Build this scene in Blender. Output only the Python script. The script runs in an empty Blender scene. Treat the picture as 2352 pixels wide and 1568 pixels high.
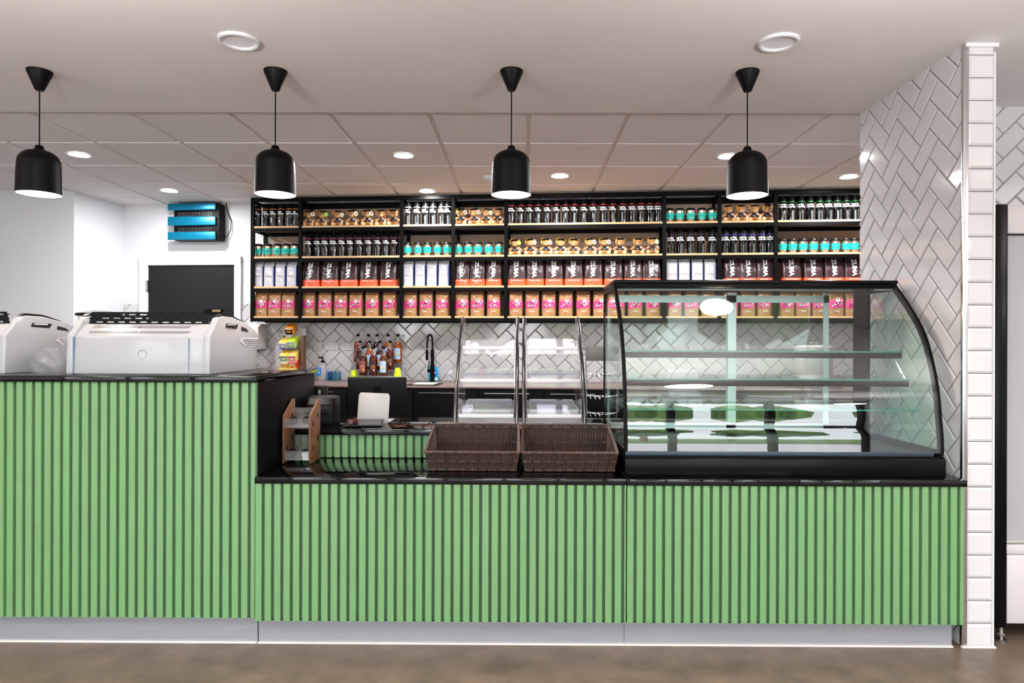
import bpy, bmesh, math, random
from mathutils import Matrix, Vector
random.seed(7)
PI = math.pi
SC = bpy.context.scene
COL = SC.collection

# ------------------------------------------------------------------ camera
F = 1532.0
CAM = Vector((0, 0, 1.36))
YAW, ROLL, SHX = 0.0050, 0.0035, -0.0065
cd = bpy.data.cameras.new('camera'); cam = bpy.data.objects.new('camera', cd); COL.objects.link(cam)
cd.sensor_width = 36; cd.lens = 36 * F / 2352; cd.shift_x = SHX; cd.shift_y = 0; cd.clip_start = .05; cd.clip_end = 200
CM = Matrix.Rotation(YAW, 4, 'Z') @ Matrix.Rotation(PI / 2, 4, 'X') @ Matrix.Rotation(ROLL, 4, 'Z')
cam.matrix_world = Matrix.Translation(CAM) @ CM
SC.camera = cam

# ------------------------------------------------------------------ exposure, sky
SC.view_settings.view_transform = 'Standard'; SC.view_settings.look = 'None'
SC.view_settings.gamma = 1; SC.view_settings.use_curve_mapping = False
SC.view_settings.exposure = 1.0
w = bpy.data.worlds.new('sky'); SC.world = w; w.use_nodes = True
bg = w.node_tree.nodes['Background']
bg.inputs[0].default_value = (.92, .95, 1, 1); bg.inputs[1].default_value = 4.6
SC.cycles.max_bounces = 10; SC.cycles.transparent_max_bounces = 32; SC.cycles.sample_clamp_indirect = 6
SC.cycles.caustics_reflective = False; SC.cycles.caustics_refractive = False
WARM = (1, .86, .72); DAY = (1, .985, .98)


def lamp(name, kind, loc, power, color, size=.15, spot=None, blend=.8, rot=None, parent=None):
    ld = bpy.data.lights.new(name, kind); ld.energy = power; ld.color = color
    if kind == 'AREA': ld.shape = 'DISK'; ld.size = size
    else: ld.shadow_soft_size = size
    if spot: ld.spot_size = spot; ld.spot_blend = blend
    o = bpy.data.objects.new(name, ld); COL.objects.link(o); o.location = loc
    if rot: o.rotation_euler = rot
    if parent: o.parent = parent
    return o


sun = lamp('sun', 'SUN', (0, 0, 9), 17, (1, .96, .95), rot=(math.radians(-38), 0, math.radians(20))); sun.data.angle = .01
def ray(px, py):
    return (CM.to_3x3() @ Vector(((px - 1176 + SHX * 2352) / F, (784 - py) / F, -1)))
def at(px, py, Y):
    d = ray(px, py); t = Y / d.y
    return CAM + d * t
def onz(px, py, Z):
    d = ray(px, py); return CAM + d * ((Z - CAM.z) / d.z)
TH = 0.082
CT, ST = math.cos(TH), math.sin(TH)
def shelfpt(px, py, off=0):
    """point where the line of sight meets the plane of the shelving front, pushed off metres back"""
    d = ray(px, py); n = Vector((ST, CT, 0)); t = (6.1 * CT + off) / d.dot(n)
    return CAM + d * t
def S(u, off, z):
    """shelf frame: u along the wall, off behind the shelving front"""
    return Vector((0, 6.1, z)) + Vector((CT, -ST, 0)) * u + Vector((ST, CT, 0)) * off
def U(px, py=600, off=0):
    p = shelfpt(px, py, off) - Vector((0, 6.1, 0)); return p.x * CT - p.y * ST
SM = lambda off=0: Matrix.Translation(Vector((0, 6.1, 0)) + Vector((ST, CT, 0)) * off) @ Matrix.Rotation(-TH, 4, 'Z')
WALL = .30

# ------------------------------------------------------------------ materials
def lin(c):
    return tuple(((v / 255) / 12.92 if v / 255 <= .04045 else ((v / 255 + .055) / 1.055) ** 2.4) for v in c) + (1,)
def mat(name, col, rough=.5, metal=0, spec=.5, bump=0, bscale=200, var=0, vscale=8, coat=0, emit=0, sheen=0, vstretch=None, trans=0, alpha=1):
    m = bpy.data.materials.new(name); m.use_nodes = True; nt = m.node_tree; b = nt.nodes['Principled BSDF']
    b.inputs['Base Color'].default_value = lin(col); b.inputs['Roughness'].default_value = rough
    b.inputs['Metallic'].default_value = metal; b.inputs['Specular IOR Level'].default_value = spec
    b.inputs['Coat Weight'].default_value = coat; b.inputs['Sheen Weight'].default_value = sheen
    b.inputs['Transmission Weight'].default_value = trans; b.inputs['Alpha'].default_value = alpha
    if emit:
        b.inputs['Emission Color'].default_value = lin(col); b.inputs['Emission Strength'].default_value = emit
    tc = nt.nodes.new('ShaderNodeTexCoord')
    mp = nt.nodes.new('ShaderNodeMapping'); nt.links.new(tc.outputs['Object'], mp.inputs[0])
    if vstretch: mp.inputs['Scale'].default_value = vstretch
    if var:
        n = nt.nodes.new('ShaderNodeTexNoise'); n.inputs['Scale'].default_value = vscale; n.inputs['Detail'].default_value = 8
        n.inputs['Roughness'].default_value = .65
        nt.links.new(mp.outputs[0], n.inputs[0])
        r = nt.nodes.new('ShaderNodeMapRange'); r.inputs[1].default_value = .3; r.inputs[2].default_value = .7
        r.inputs[3].default_value = 1 - var; r.inputs[4].default_value = 1 + var
        nt.links.new(n.outputs[0], r.inputs[0])
        x = nt.nodes.new('ShaderNodeVectorMath'); x.operation = 'SCALE'; x.inputs[0].default_value = lin(col)[:3]
        nt.links.new(r.outputs[0], x.inputs['Scale']); nt.links.new(x.outputs[0], b.inputs['Base Color'])
    if bump:
        n = nt.nodes.new('ShaderNodeTexNoise'); n.inputs['Scale'].default_value = bscale; n.inputs['Detail'].default_value = 4
        nt.links.new(mp.outputs[0], n.inputs[0])
        bb = nt.nodes.new('ShaderNodeBump'); bb.inputs['Strength'].default_value = bump; bb.inputs['Distance'].default_value = .004
        nt.links.new(n.outputs[0], bb.inputs['Height']); nt.links.new(bb.outputs[0], b.inputs['Normal'])
    return m
def clear(name, tint=(255, 255, 255), refl=1.0, ior=1.45, rough=.0, extra=0.0, body=(255, 255, 255)):
    """thin clear pane: fresnel mix of see-through and mirror, plus a little milky body"""
    m = bpy.data.materials.new(name); m.use_nodes = True; nt = m.node_tree
    for n in list(nt.nodes): nt.nodes.remove(n)
    o = nt.nodes.new('ShaderNodeOutputMaterial'); t = nt.nodes.new('ShaderNodeBsdfTransparent'); t.inputs[0].default_value = lin(tint)
    g = nt.nodes.new('ShaderNodeBsdfGlossy'); g.inputs['Roughness'].default_value = rough; g.inputs[0].default_value = (refl, refl, refl, 1)
    ge = nt.nodes.new('ShaderNodeNewGeometry'); dt = nt.nodes.new('ShaderNodeVectorMath'); dt.operation = 'DOT_PRODUCT'
    nt.links.new(ge.outputs['Normal'], dt.inputs[0]); nt.links.new(ge.outputs['Incoming'], dt.inputs[1])
    def ma(op, a, b=None):
        n = nt.nodes.new('ShaderNodeMath'); n.operation = op
        for i, v in enumerate((a, b)):
            if v is None: continue
            if isinstance(v, (int, float)): n.inputs[i].default_value = v
            else: nt.links.new(v, n.inputs[i])
        return n.outputs[0]
    r0 = ((ior - 1) / (ior + 1)) ** 2
    fr = ma('ADD', ma('MULTIPLY', ma('POWER', ma('SUBTRACT', 1, ma('ABSOLUTE', dt.outputs['Value'])), 5), 1 - r0), r0)
    x = nt.nodes.new('ShaderNodeMixShader'); nt.links.new(fr, x.inputs[0])
    src = t
    if extra:
        d = nt.nodes.new('ShaderNodeBsdfDiffuse'); d.inputs[0].default_value = lin(body)
        y = nt.nodes.new('ShaderNodeMixShader'); y.inputs[0].default_value = extra
        nt.links.new(t.outputs[0], y.inputs[1]); nt.links.new(d.outputs[0], y.inputs[2]); src = y
    nt.links.new(src.outputs[0], x.inputs[1]); nt.links.new(g.outputs[0], x.inputs[2]); nt.links.new(x.outputs[0], o.inputs[0])
    return m
def bands(name, stops, rough=.5, spec=.5, axis=2, bump=0, bscale=40, metal=0):
    """colour in bands along object Z; stops = [(z, colour), ...] measured in metres"""
    m = mat(name, stops[0][1], rough, metal, spec, bump=bump, bscale=bscale); nt = m.node_tree; b = nt.nodes['Principled BSDF']
    tc = nt.nodes.new('ShaderNodeTexCoord'); s = nt.nodes.new('ShaderNodeSeparateXYZ'); nt.links.new(tc.outputs['Object'], s.inputs[0])
    cr = nt.nodes.new('ShaderNodeValToRGB'); cr.color_ramp.interpolation = 'CONSTANT'
    el = cr.color_ramp.elements
    while len(el) > 1: el.remove(el[-1])
    el[0].position = 0; el[0].color = lin(stops[0][1])
    for z, c in stops[1:]:
        e = el.new(z); e.color = lin(c)
    nt.links.new(s.outputs[axis], cr.inputs[0]); nt.links.new(cr.outputs[0], b.inputs['Base Color'])
    return m
M = {}
M['soffit'] = mat('painted_plaster', (230, 226, 223), .9, var=.02, vscale=2)
M['tileceil'] = mat('ceiling_board', (232, 229, 228), .95, bump=.3, bscale=300)
M['tbar'] = mat('ceiling_bar', (235, 232, 230), .6)
M['wall'] = mat('white_paint', (216, 217, 222), .9, bump=.05, bscale=300)
M['wallgrey'] = mat('grey_white_paint', (205, 203, 205), .9)
M['floor'] = mat('brown_vinyl_floor', (96, 83, 71), .42, var=.36, vscale=7, bump=.25, bscale=60)
M['green'] = mat('green_lacquer', (98, 139, 92), .42, var=.03, vscale=3)
M['greendark'] = mat('green_backing', (52, 88, 56), .6)
M['granite'] = mat('polished_black_stone', (4, 4, 5), .05, spec=.35)
M['blackpanel'] = mat('black_laminate', (5, 4, 5), .45, spec=.07)
M['brownlam'] = mat('brown_laminate', (104, 88, 84), .4, var=.08, vscale=20)
M['plinth'] = mat('pale_metal_plinth', (150, 153, 160), .28, metal=.35, var=.05, vscale=4, vstretch=(1, 1, 6))
M['silicone'] = mat('pale_sealant', (220, 216, 212), .5)
M['tile'] = mat('white_glazed_tile', (201, 200, 202), .07, spec=.55)
M['grout'] = mat('dark_grout', (30, 26, 25), .9)
M['groutlight'] = mat('grey_grout', (70, 68, 70), .9)
M['chrome'] = mat('chrome', (210, 210, 212), .18, metal=1)
M['steel'] = mat('brushed_steel', (190, 188, 184), .3, metal=1)
M['potsteel'] = mat('pot_steel', (205, 203, 200), .38, metal=.55)
M['blackmetal'] = mat('black_powder_coat', (5, 5, 6), .5, spec=.08)
M['blackgloss'] = mat('black_gloss', (4, 4, 6), .25, spec=.12)
M['blackplastic'] = mat('black_plastic', (7, 7, 8), .45, spec=.12)
M['lampblack'] = mat('lamp_black', (5, 4, 5), .45, spec=.12)
M['lampwhite'] = mat('lamp_white', (250, 245, 238), .5, emit=1.2)
M['glow'] = mat('warm_glow', (255, 246, 232), .5, emit=10)
M['glowd'] = mat('downlight_glow', (255, 248, 238), .5, emit=10)
M['white'] = mat('white_plastic', (214, 214, 216), .3)
M['whitegloss'] = mat('white_gloss', (168, 170, 174), .2, coat=.15)
M['oak'] = mat('oak_edge', (205, 168, 122), .55, var=.12, vscale=14, vstretch=(1, 6, 12))
M['woodback'] = mat('grey_wood_back', (158, 134, 118), .65, var=.2, vscale=6, vstretch=(1, 1, 10))
M['walnut'] = mat('walnut', (98, 62, 40), .5, var=.25, vscale=14, vstretch=(2, 2, .4))
M['darkdoor'] = mat('charcoal_door', (27, 26, 28), .7, spec=.2)
M['doorwhite'] = mat('white_frame', (240, 240, 242), .5)
M['blue'] = mat('blue_metal', (4, 112, 146), .32, metal=.5)
M['wicker'] = mat('dark_wicker', (66, 46, 39), .32, var=.6, vscale=70)
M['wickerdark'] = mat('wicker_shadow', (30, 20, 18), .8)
M['glass'] = clear('display_glass', tint=(248, 253, 251), ior=1.42)
M['glassdoor'] = clear('door_glass', tint=(250, 253, 252), ior=1.3)
M['glassfront'] = clear('curved_display_glass', tint=(248, 253, 251), ior=1.52)
M['glassgreen'] = clear('shelf_glass', tint=(225, 245, 238), ior=1.5)
M['edgegreen'] = mat('green_glass_edge', (24, 112, 92), .2)
M['acrylic'] = clear('clear_acrylic', tint=(248, 248, 250), ior=1.5, extra=.07)
M['strip'] = mat('white_label_strip', (206, 203, 207), .4)
M['milky'] = clear('milky_acrylic', tint=(245, 245, 250), ior=1.45, extra=.3, body=(215, 212, 216))
M['bag'] = clear('clear_bag', tint=(235, 235, 238), ior=1.4, extra=.22, rough=.1, body=(190, 190, 195))
M['alum'] = mat('pale_aluminium', (196, 204, 206), .35, metal=.5)
M['bottle'] = mat('smoked_bottle', (6, 6, 7), .12, spec=.4)
M['marks'] = mat('white_print', (236, 238, 240), .5)
M['insert'] = mat('paper_insert', (58, 66, 66), .4)
M['cupsteel'] = mat('cup_steel', (196, 178, 160), .24, metal=.85)
M['teal'] = mat('teal_silicone', (18, 190, 176), .5)
M['tealdark'] = mat('teal_print', (4, 92, 92), .6)
M['lid'] = mat('cup_lid', (16, 13, 13), .4, spec=.3)
M['fur'] = mat('bear_fur', (186, 128, 70), .95, bump=.9, bscale=260, var=.18, vscale=60, sheen=.4)
M['furlight'] = mat('pale_fur', (224, 178, 132), .95, bump=.6, bscale=260)
M['navy'] = mat('navy_cloth', (16, 18, 32), .8)
M['black'] = mat('black_felt', (12, 11, 12), .85)
M['yellow'] = mat('yellow_tassel', (240, 176, 20), .6)
M['orange'] = mat('orange_tassel', (222, 132, 36), .6)
M['red'] = mat('red_ribbon', (170, 20, 34), .5)
M['paper'] = mat('white_paper', (240, 236, 232), .7)
M['lime'] = mat('lime_green', (140, 200, 40), .5)
M['zuma'] = bands('brown_orange_pouch', [(0, (238, 84, 44)), (.062, (54, 34, 37))], .32, bump=.5, bscale=14)
M['silver'] = mat('silver_white_pouch', (196, 196, 203), .3, metal=.15, bump=.5, bscale=22)
M['silvertop'] = mat('silver_seal', (170, 172, 178), .3, metal=.5)
M['bluefoil'] = mat('blue_gusset', (24, 60, 150), .4)
M['kraft'] = mat('kraft_foil', (164, 122, 82), .36, metal=.25, bump=.5, bscale=22)
M['pink'] = mat('magenta_label', (206, 44, 116), .5)
M['berry'] = mat('berry_seal', (120, 30, 60), .5)
M['redink'] = mat('faint_red_ink', (150, 70, 60), .6)
M['greyink'] = mat('grey_ink', (120, 110, 112), .6)
M['lime2'] = mat('lime_cup', (196, 214, 20), .45)
M['screen'] = mat('tablet_glass', (10, 10, 12), .06)
M['darkgrey'] = mat('dark_grey_shell', (24, 24, 26), .45, spec=.3)
M['pale'] = mat('pale_grey_shell', (158, 158, 156), .35)
M['fridgepanel'] = mat('fridge_blind', (150, 149, 154), .5)
M['fridgewhite'] = mat('fridge_door_white', (190, 184, 186), .4)
M['outgrass'] = mat('outdoor_grass', (78, 100, 56), .9, var=.3, vscale=2)
M['leaf'] = mat('leaf_green', (66, 92, 44), .9, var=.5, vscale=2)
M['paving'] = mat('pale_paving', (168, 165, 174), .8, var=.1, vscale=2)
for nm, c in (('ring_orange', (210, 110, 30)), ('ring_white', (235, 235, 235)), ('ring_red', (190, 24, 36)), ('ring_green', (20, 120, 50)),
              ('ring_magenta', (150, 50, 120)), ('ring_black', (24, 26, 50)), ('ring_violet', (76, 60, 170))):
    M[nm] = mat(nm, c, .4)

# ------------------------------------------------------------------ mesh builder
class MB:
    def __init__(s): s.bm = bmesh.new()
    def _new(s, n0, Mx=None, mi=0, f0=0):
        s.bm.verts.ensure_lookup_table(); s.bm.faces.ensure_lookup_table()
        if Mx is not None:
            for v in s.bm.verts[n0:]: v.co = Mx @ v.co
        for f in s.bm.faces[f0:]: f.material_index = mi
    def box(s, x0, x1, y0, y1, z0, z1, bev=0, mi=0, Mx=None, seg=2):
        b = bmesh.new(); bmesh.ops.create_cube(b, size=1)
        for v in b.verts:
            v.co = Vector(((x0 + x1) / 2 + v.co.x * (x1 - x0), (y0 + y1) / 2 + v.co.y * (y1 - y0), (z0 + z1) / 2 + v.co.z * (z1 - z0)))
        if bev: bmesh.ops.bevel(b, geom=b.edges[:], offset=bev, segments=seg, affect='EDGES', profile=.5)
        s.join(b, Mx, mi); return s
    def join(s, b, Mx=None, mi=0):
        b.verts.ensure_lookup_table(); vm = []
        for v in b.verts: vm.append(s.bm.verts.new(Mx @ v.co if Mx is not None else v.co))
        b.verts.index_update()
        for f in b.faces:
            try:
                g = s.bm.faces.new([vm[v.index] for v in f.verts]); g.material_index = mi
            except ValueError: pass
        b.free()
    def mesh(s, vs, fs, Mx=None, mi=0):
        vm = [s.bm.verts.new(Mx @ Vector(v) if Mx is not None else v) for v in vs]
        for f in fs:
            try:
                g = s.bm.faces.new([vm[i] for i in f]); g.material_index = mi
            except ValueError: pass
        return s
    def lathe(s, prof, n=24, Mx=None, mi=0, cap=True):
        vs, fs = [], []
        for r, z in prof:
            for k in range(n): a = 2 * PI * k / n; vs.append((r * math.cos(a), r * math.sin(a), z))
        for i in range(len(prof) - 1):
            for k in range(n):
                a, b = i * n + k, i * n + (k + 1) % n; fs.append((a, b, b + n, a + n))
        if cap:
            if prof[0][0] > 1e-5: fs.append(tuple(range(n))[::-1])
            if prof[-1][0] > 1e-5: fs.append(tuple(range((len(prof) - 1) * n, len(prof) * n)))
        return s.mesh(vs, fs, Mx, mi)
    def tube(s, pts, r, n=8, mi=0, Mx=None, closed=False):
        pts = [Vector(p) for p in pts]; N = len(pts); vs, fs = [], []; up = None
        for i, p in enumerate(pts):
            a = pts[i - 1] if (i or closed) else p; b = pts[(i + 1) % N] if (i < N - 1 or closed) else p
            t = (b - a).normalized()
            if up is None: up = Vector((0, 0, 1)) if abs(t.z) < .9 else Vector((1, 0, 0))
            x = up.cross(t)
            if x.length < 1e-4: x = Vector((0, 1, 0)).cross(t)
            x.normalize(); y = t.cross(x); up = y
            rr = r[i] if isinstance(r, (list, tuple)) else r
            for k in range(n): q = 2 * PI * k / n; vs.append(p + x * rr * math.cos(q) + y * rr * math.sin(q))
        for i in range(N if closed else N - 1):
            for k in range(n):
                a, b = i * n + k, i * n + (k + 1) % n; c, d = ((i + 1) % N) * n + (k + 1) % n, ((i + 1) % N) * n + k; fs.append((a, b, c, d))
        if not closed: fs.append(tuple(range(n))[::-1]); fs.append(tuple(range((N - 1) * n, N * n)))
        return s.mesh(vs, fs, Mx, mi)
    def prism(s, poly, lo, hi, axis='X', mi=0, Mx=None, bev=0):
        """poly in the two other axes in order (YZ for X, XZ for Y, XY for Z)"""
        def P(a, b, c): return (c, a, b) if axis == 'X' else (a, c, b) if axis == 'Y' else (a, b, c)
        n = len(poly); b = bmesh.new()
        vs = [b.verts.new(P(p[0], p[1], lo)) for p in poly] + [b.verts.new(P(p[0], p[1], hi)) for p in poly]
        b.faces.new(vs[:n][::-1]); b.faces.new(vs[n:])
        for i in range(n): b.faces.new((vs[i], vs[(i + 1) % n], vs[n + (i + 1) % n], vs[n + i]))
        bmesh.ops.recalc_face_normals(b, faces=b.faces[:])
        if bev: bmesh.ops.bevel(b, geom=b.edges[:], offset=bev, segments=2, affect='EDGES', profile=.5)
        s.join(b, Mx, mi); return s
    def ball(s, c, r, sub=2, mi=0, Mx=None, rot=None):
        b = bmesh.new(); bmesh.ops.create_icosphere(b, subdivisions=sub, radius=1)
        r = r if isinstance(r, (list, tuple)) else (r, r, r)
        X = Matrix.Translation(c) @ (rot or Matrix()) @ Matrix.Diagonal((r[0], r[1], r[2], 1))
        s.join(b, (Mx @ X) if Mx is not None else X, mi); return s
    def build(s, name, mats, parent=None, smooth=38, me_name=None):
        me = bpy.data.meshes.new(name); s.bm.normal_update()
        s.bm.to_mesh(me); s.bm.free()
        for m in (mats if isinstance(mats, (list, tuple)) else [mats]): me.materials.append(M[m] if isinstance(m, str) else m)
        if smooth:
            me.polygons.foreach_set('use_smooth', [True] * len(me.polygons)); me.set_sharp_from_angle(angle=math.radians(smooth))
        me.update()
        o = bpy.data.objects.new(name, me); COL.objects.link(o)
        if parent: o.parent = parent
        return o
def T(x=0, y=0, z=0): return Matrix.Translation((x, y, z))
def R(a, ax='Z'): return Matrix.Rotation(a, 4, ax)
def tag(o, label, cat, group=None, kind=None):
    if label: o['label'] = label
    if cat: o['category'] = cat
    if group: o['group'] = group
    if kind: o['kind'] = kind
    return o
def struct(o, label=None):
    o['kind'] = 'structure'
    if label: o['label'] = label; o['category'] = o.name.split('_')[0].split('.')[0]
    return o
def empty(name, loc=(0, 0, 0), rz=0):
    o = bpy.data.objects.new(name, None); COL.objects.link(o); o.location = loc; o.rotation_euler = (0, 0, rz); o.empty_display_size = .05
    return o
def copy_tree(o, parent=None):
    c = o.copy(); COL.objects.link(c); c.parent = parent
    for ch in KIDS.get(o.name, []): copy_tree(ch, c)
    return c
KIDS = {}
def freeze(root):
    """remember the children of a prototype so copies need no lookups"""
    def walk(o):
        KIDS[o.name] = list(o.children)
        for c in o.children: walk(c)
    walk(root); return root
_fc = {}
def glyphs(txt, size, bold=0, shear=0, align='CENTER', spacing=1):
    key = (txt, size, bold, shear, align, spacing)
    if key not in _fc:
        cu = bpy.data.curves.new('t', 'FONT'); cu.body = txt; cu.size = size; cu.offset = bold; cu.shear = shear; cu.align_x = align
        cu.resolution_u = 2; cu.space_line = .8; cu.space_character = spacing
        o = bpy.data.objects.new('t', cu); COL.objects.link(o)
        dg = bpy.context.evaluated_depsgraph_get(); e = o.evaluated_get(dg); me = e.to_mesh()
        _fc[key] = ([tuple(v.co) for v in me.vertices], [tuple(p.vertices) for p in me.polygons])
        e.to_mesh_clear(); bpy.data.objects.remove(o); bpy.data.curves.remove(cu)
    return _fc[key]
def text(mb, txt, size, fn, bold=0, shear=0, mi=0, align='CENTER', spacing=1, sx=1):
    vs, fs = glyphs(txt, size, bold, shear, align, spacing)
    return mb.mesh([fn(v[0] * sx, v[1]) for v in vs], fs, mi=mi)

# ------------------------------------------------------------------ room shell
ZC, ZT = 2.70, 2.729
XL, XR, YB = -6.5, 5.5, -4.6
struct(MB().box(XL - 1, XR + 1, YB - .2, 8, -.1, 0).build('floor', 'floor', smooth=0), 'brown mottled vinyl floor in front of the green counter')
struct(MB().box(XL, XR, YB, 3.91, ZC, ZC + .12).build('ceiling', 'soffit', smooth=0), 'smooth warm grey plaster ceiling above the pendant lamps')
mb = MB(); mb.box(XL, 5, 3.91, 8, ZT + .012, ZT + .1, mi=1)
for i in range(-11, 9):
    x0 = .037 + .6 * i
    for j in range(7):
        y0 = 3.99 + .6 * (j - 1)
        ya = max(y0 + .013, 3.91)
        b = bmesh.new(); bmesh.ops.create_cube(b, size=1)
        for v in b.verts:
            bot = v.co.z < 0; q = .004 if bot else 0
            v.co = Vector((x0 + .013 + q if v.co.x < 0 else x0 + .587 - q, ya + q if v.co.y < 0 else y0 + .587 - q, ZT - .004 if bot else ZT + .02))
        mb.join(b, None, 0)
struct(mb.build('ceiling.001', ['tileceil', 'tbar'], smooth=0), 'suspended ceiling of square grey tiles above the work area')

def herring(w, h, Mx, tile=(.2, .1), gap=.0036, th=.007, bev=.007, name='tiles', parent=None, phase=(0, 0), grout='grout', matn='tile'):
    """metro tiles laid as 45 degree herringbone on local x,z facing -y, cut to w by h"""
    b = bmesh.new(); a = tile[1]; s2 = math.sqrt(.5)
    N = int((w + h) / a) + 6
    def tile_at(i, j, L, H):
        x0, x1, y0, y1 = i * a + gap / 2, (i + L) * a - gap / 2, j * a + gap / 2, (j + H) * a - gap / 2
        def P(x, y, d): return Vector(((x - y) * s2 + phase[0], -d, (x + y) * s2 + phase[1]))
        c = P((x0 + x1) / 2, (y0 + y1) / 2, 0)
        if c.x < -.2 or c.x > w + .2 or c.z < -.2 or c.z > h + .2: return
        lo = [b.verts.new(P(x, y, d)) for d in (0,) for x, y in ((x0, y0), (x1, y0), (x1, y1), (x0, y1))]
        mi_ = [b.verts.new(P(x, y, th * .5)) for x, y in ((x0, y0), (x1, y0), (x1, y1), (x0, y1))]
        hi = [b.verts.new(P(x, y, th)) for x, y in ((x0 + bev, y0 + bev), (x1 - bev, y0 + bev), (x1 - bev, y1 - bev), (x0 + bev, y1 - bev))]
        for k in range(4):
            b.faces.new((lo[k], lo[(k + 1) % 4], mi_[(k + 1) % 4], mi_[k])); b.faces.new((mi_[k], mi_[(k + 1) % 4], hi[(k + 1) % 4], hi[k]))
        b.faces.new(hi)
    for k in range(-N, N * 2):
        for m in range(-N, N):
            ox, oy = k + 2 * m, k - 2 * m
            tile_at(ox, oy, 2, 1); tile_at(ox, oy + 1, 1, 2)
    for co, no in (((0, 0, 0), (-1, 0, 0)), ((w, 0, 0), (1, 0, 0)), ((0, 0, 0), (0, 0, -1)), ((0, 0, h), (0, 0, 1))):
        bmesh.ops.bisect_plane(b, geom=b.verts[:] + b.edges[:] + b.faces[:], plane_co=co, plane_no=no, clear_outer=True)
    mb = MB(); mb.join(b, Mx, 0); mb.box(0, w, -.0025, .004, 0, h, Mx=Mx, mi=1)
    return mb.build(name, [matn, grout], parent, smooth=0)

# partition wall on the right: side face of herringbone, end face of stacked squares
WX0, WX1, WY0, WY1 = 1.980, 2.110, 3.0, 3.91
wr = struct(MB().box(WX0, WX1, WY0, WY1, 0, ZC).build('wall_right', 'wall', smooth=0), 'tiled partition wall right of the counter')
herring(WY1 - WY0 + .0, ZC - .05, T(WX0, WY1, .05) @ R(-PI / 2), name='herringbone_tiles', parent=wr, phase=(.02, .02))
mb = MB()
for k in range(27):
    z0 = .006 + k * .1017
    if z0 + .1 > ZC - .03: z1 = min(z0 + .0985, ZC - .004)
    else: z1 = z0 + .0985
    if z1 - z0 < .02: continue
    x0, x1 = WX0 + .012, WX1 - .004
    lo = [(x0, z0), (x1, z0), (x1, z1), (x0, z1)]; e = min(.010, (z1 - z0) / 3); hi = [(x0 + e, z0 + e), (x1 - e, z0 + e), (x1 - e, z1 - e), (x0 + e, z1 - e)]
    vs = [(x, WY0, z) for x, z in lo] + [(x, WY0 - .006, z) for x, z in lo] + [(x, WY0 - .011, z) for x, z in hi]
    fs = [(8, 9, 10, 11)] + [(j, (j + 1) % 4, 4 + (j + 1) % 4, 4 + j) for j in range(4)] + [(4 + j, 4 + (j + 1) % 4, 8 + (j + 1) % 4, 8 + j) for j in range(4)]
    mb.mesh(vs, fs)
mb.box(WX0 + .01, WX1 - .002, WY0 - .003, WY0, .003, ZC - .002, mi=1)
mb.build('square_tiles', ['tile', 'groutlight'], wr, smooth=0)
MB().box(WX0 - .012, WX0 + .012, WY0 - .012, WY0 + .004, .005, ZC - .005, bev=.002).build('edge_strip', 'chrome', wr)
MB().box(WX1 - .004, WX1 + .003, WY0 - .010, WY0 + .003, .005, ZC - .04).build('edge_strip', 'white', wr)
MB().box(WX0 - .006, WX1 + .010, WY0 - .02, WY0, ZC - .02, ZC - .002).build('top_strip', 'white', wr)
MB().box(WX0 - .012, WX1 + .008, WY0 - .018, WY0 - .002, .0005, .007).build('sealant', 'silicone', wr)
struct(MB().box(WX1, XR, 3.80, 3.9, 0, ZC).build('wall_far_right', 'wall', smooth=0), 'plain wall behind the open fridge')
wfr = bpy.data.objects['wall_far_right']
herring(1.1, .86, T(WX1, 3.80, ZC - .86), name='herringbone_tiles', parent=wfr, phase=(.05, .0), grout='groutlight')

# back wall, angled a little to the counter; the shelving hangs on it
ub0 = U(285, 600, WALL); ub1 = 3.9
wb = struct(MB().box(ub0, ub1, 0, .12, 0, ZT + .02, Mx=SM(WALL)).build('wall_back', 'wall', smooth=0), 'white back wall behind the wall shelving and the door')
ut = U(556, 700, WALL)
herring(ub1 - ut, 1.725 - .978, SM(WALL) @ T(ut, 0, .978), name='herringbone_tiles', parent=wb, phase=(.03, .0))
ul0, ul1 = U(286, 700, WALL), U(321, 700, WALL)
herring(ul1 - ul0, .75, SM(WALL) @ T(ul0, 0, .975), name='herringbone_tiles', parent=wb, phase=(.06, .03), grout='groutlight')
p = onz(170, 437, ZT); q = S(ub0, WALL, 0)
mb = MB(); mb.prism([(p.x, p.y + .1001), (q.x, q.y), (q.x - .3, q.y + .3), (p.x - .3, q.y + .3), (p.x - .3, p.y + .1001)], 0, ZT + .02, 'Z')
struct(mb.build('wall_left', 'wall', smooth=0), 'white return wall left of the charcoal door')
struct(MB().box(XL, p.x, p.y, p.y + .1, 0, ZT + .02).build('wall_left_front', 'wall', smooth=0), 'plain pale grey wall behind the left espresso machine')
# customer side of the room, out of shot: side walls and the window wall that lets the daylight in
struct(MB().box(XL - .1, XL, YB, 7.6, 0, 2.9).build('wall_far_left', 'wall', smooth=0))
struct(MB().box(XR, XR + .1, YB, 4.0, 0, 2.9).build('wall_street_right', 'wall', smooth=0))
struct(MB().box(5, 5.1, 3.9, 8, 0, 2.9).build('wall_store_right', 'wall', smooth=0))
struct(MB().box(XL, 5.1, 7.6, 7.7, 0, 2.9).build('wall_store_back', 'wall', smooth=0))
mb = MB(); mb.box(XL, XR, YB - .15, YB, 0, .12); mb.box(XL, XR, YB - .15, YB, 2.5, 2.85)
xs = [XL, -4.6, -2.9, -1.1, .7, 2.4, 4.0, XR]
for x in xs: mb.box(x - .06, x + .06, YB - .15, YB, .12, 2.5)
struct(mb.build('window_1', 'darkdoor', smooth=0), 'full-height shop window frame on the customer side')

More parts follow.
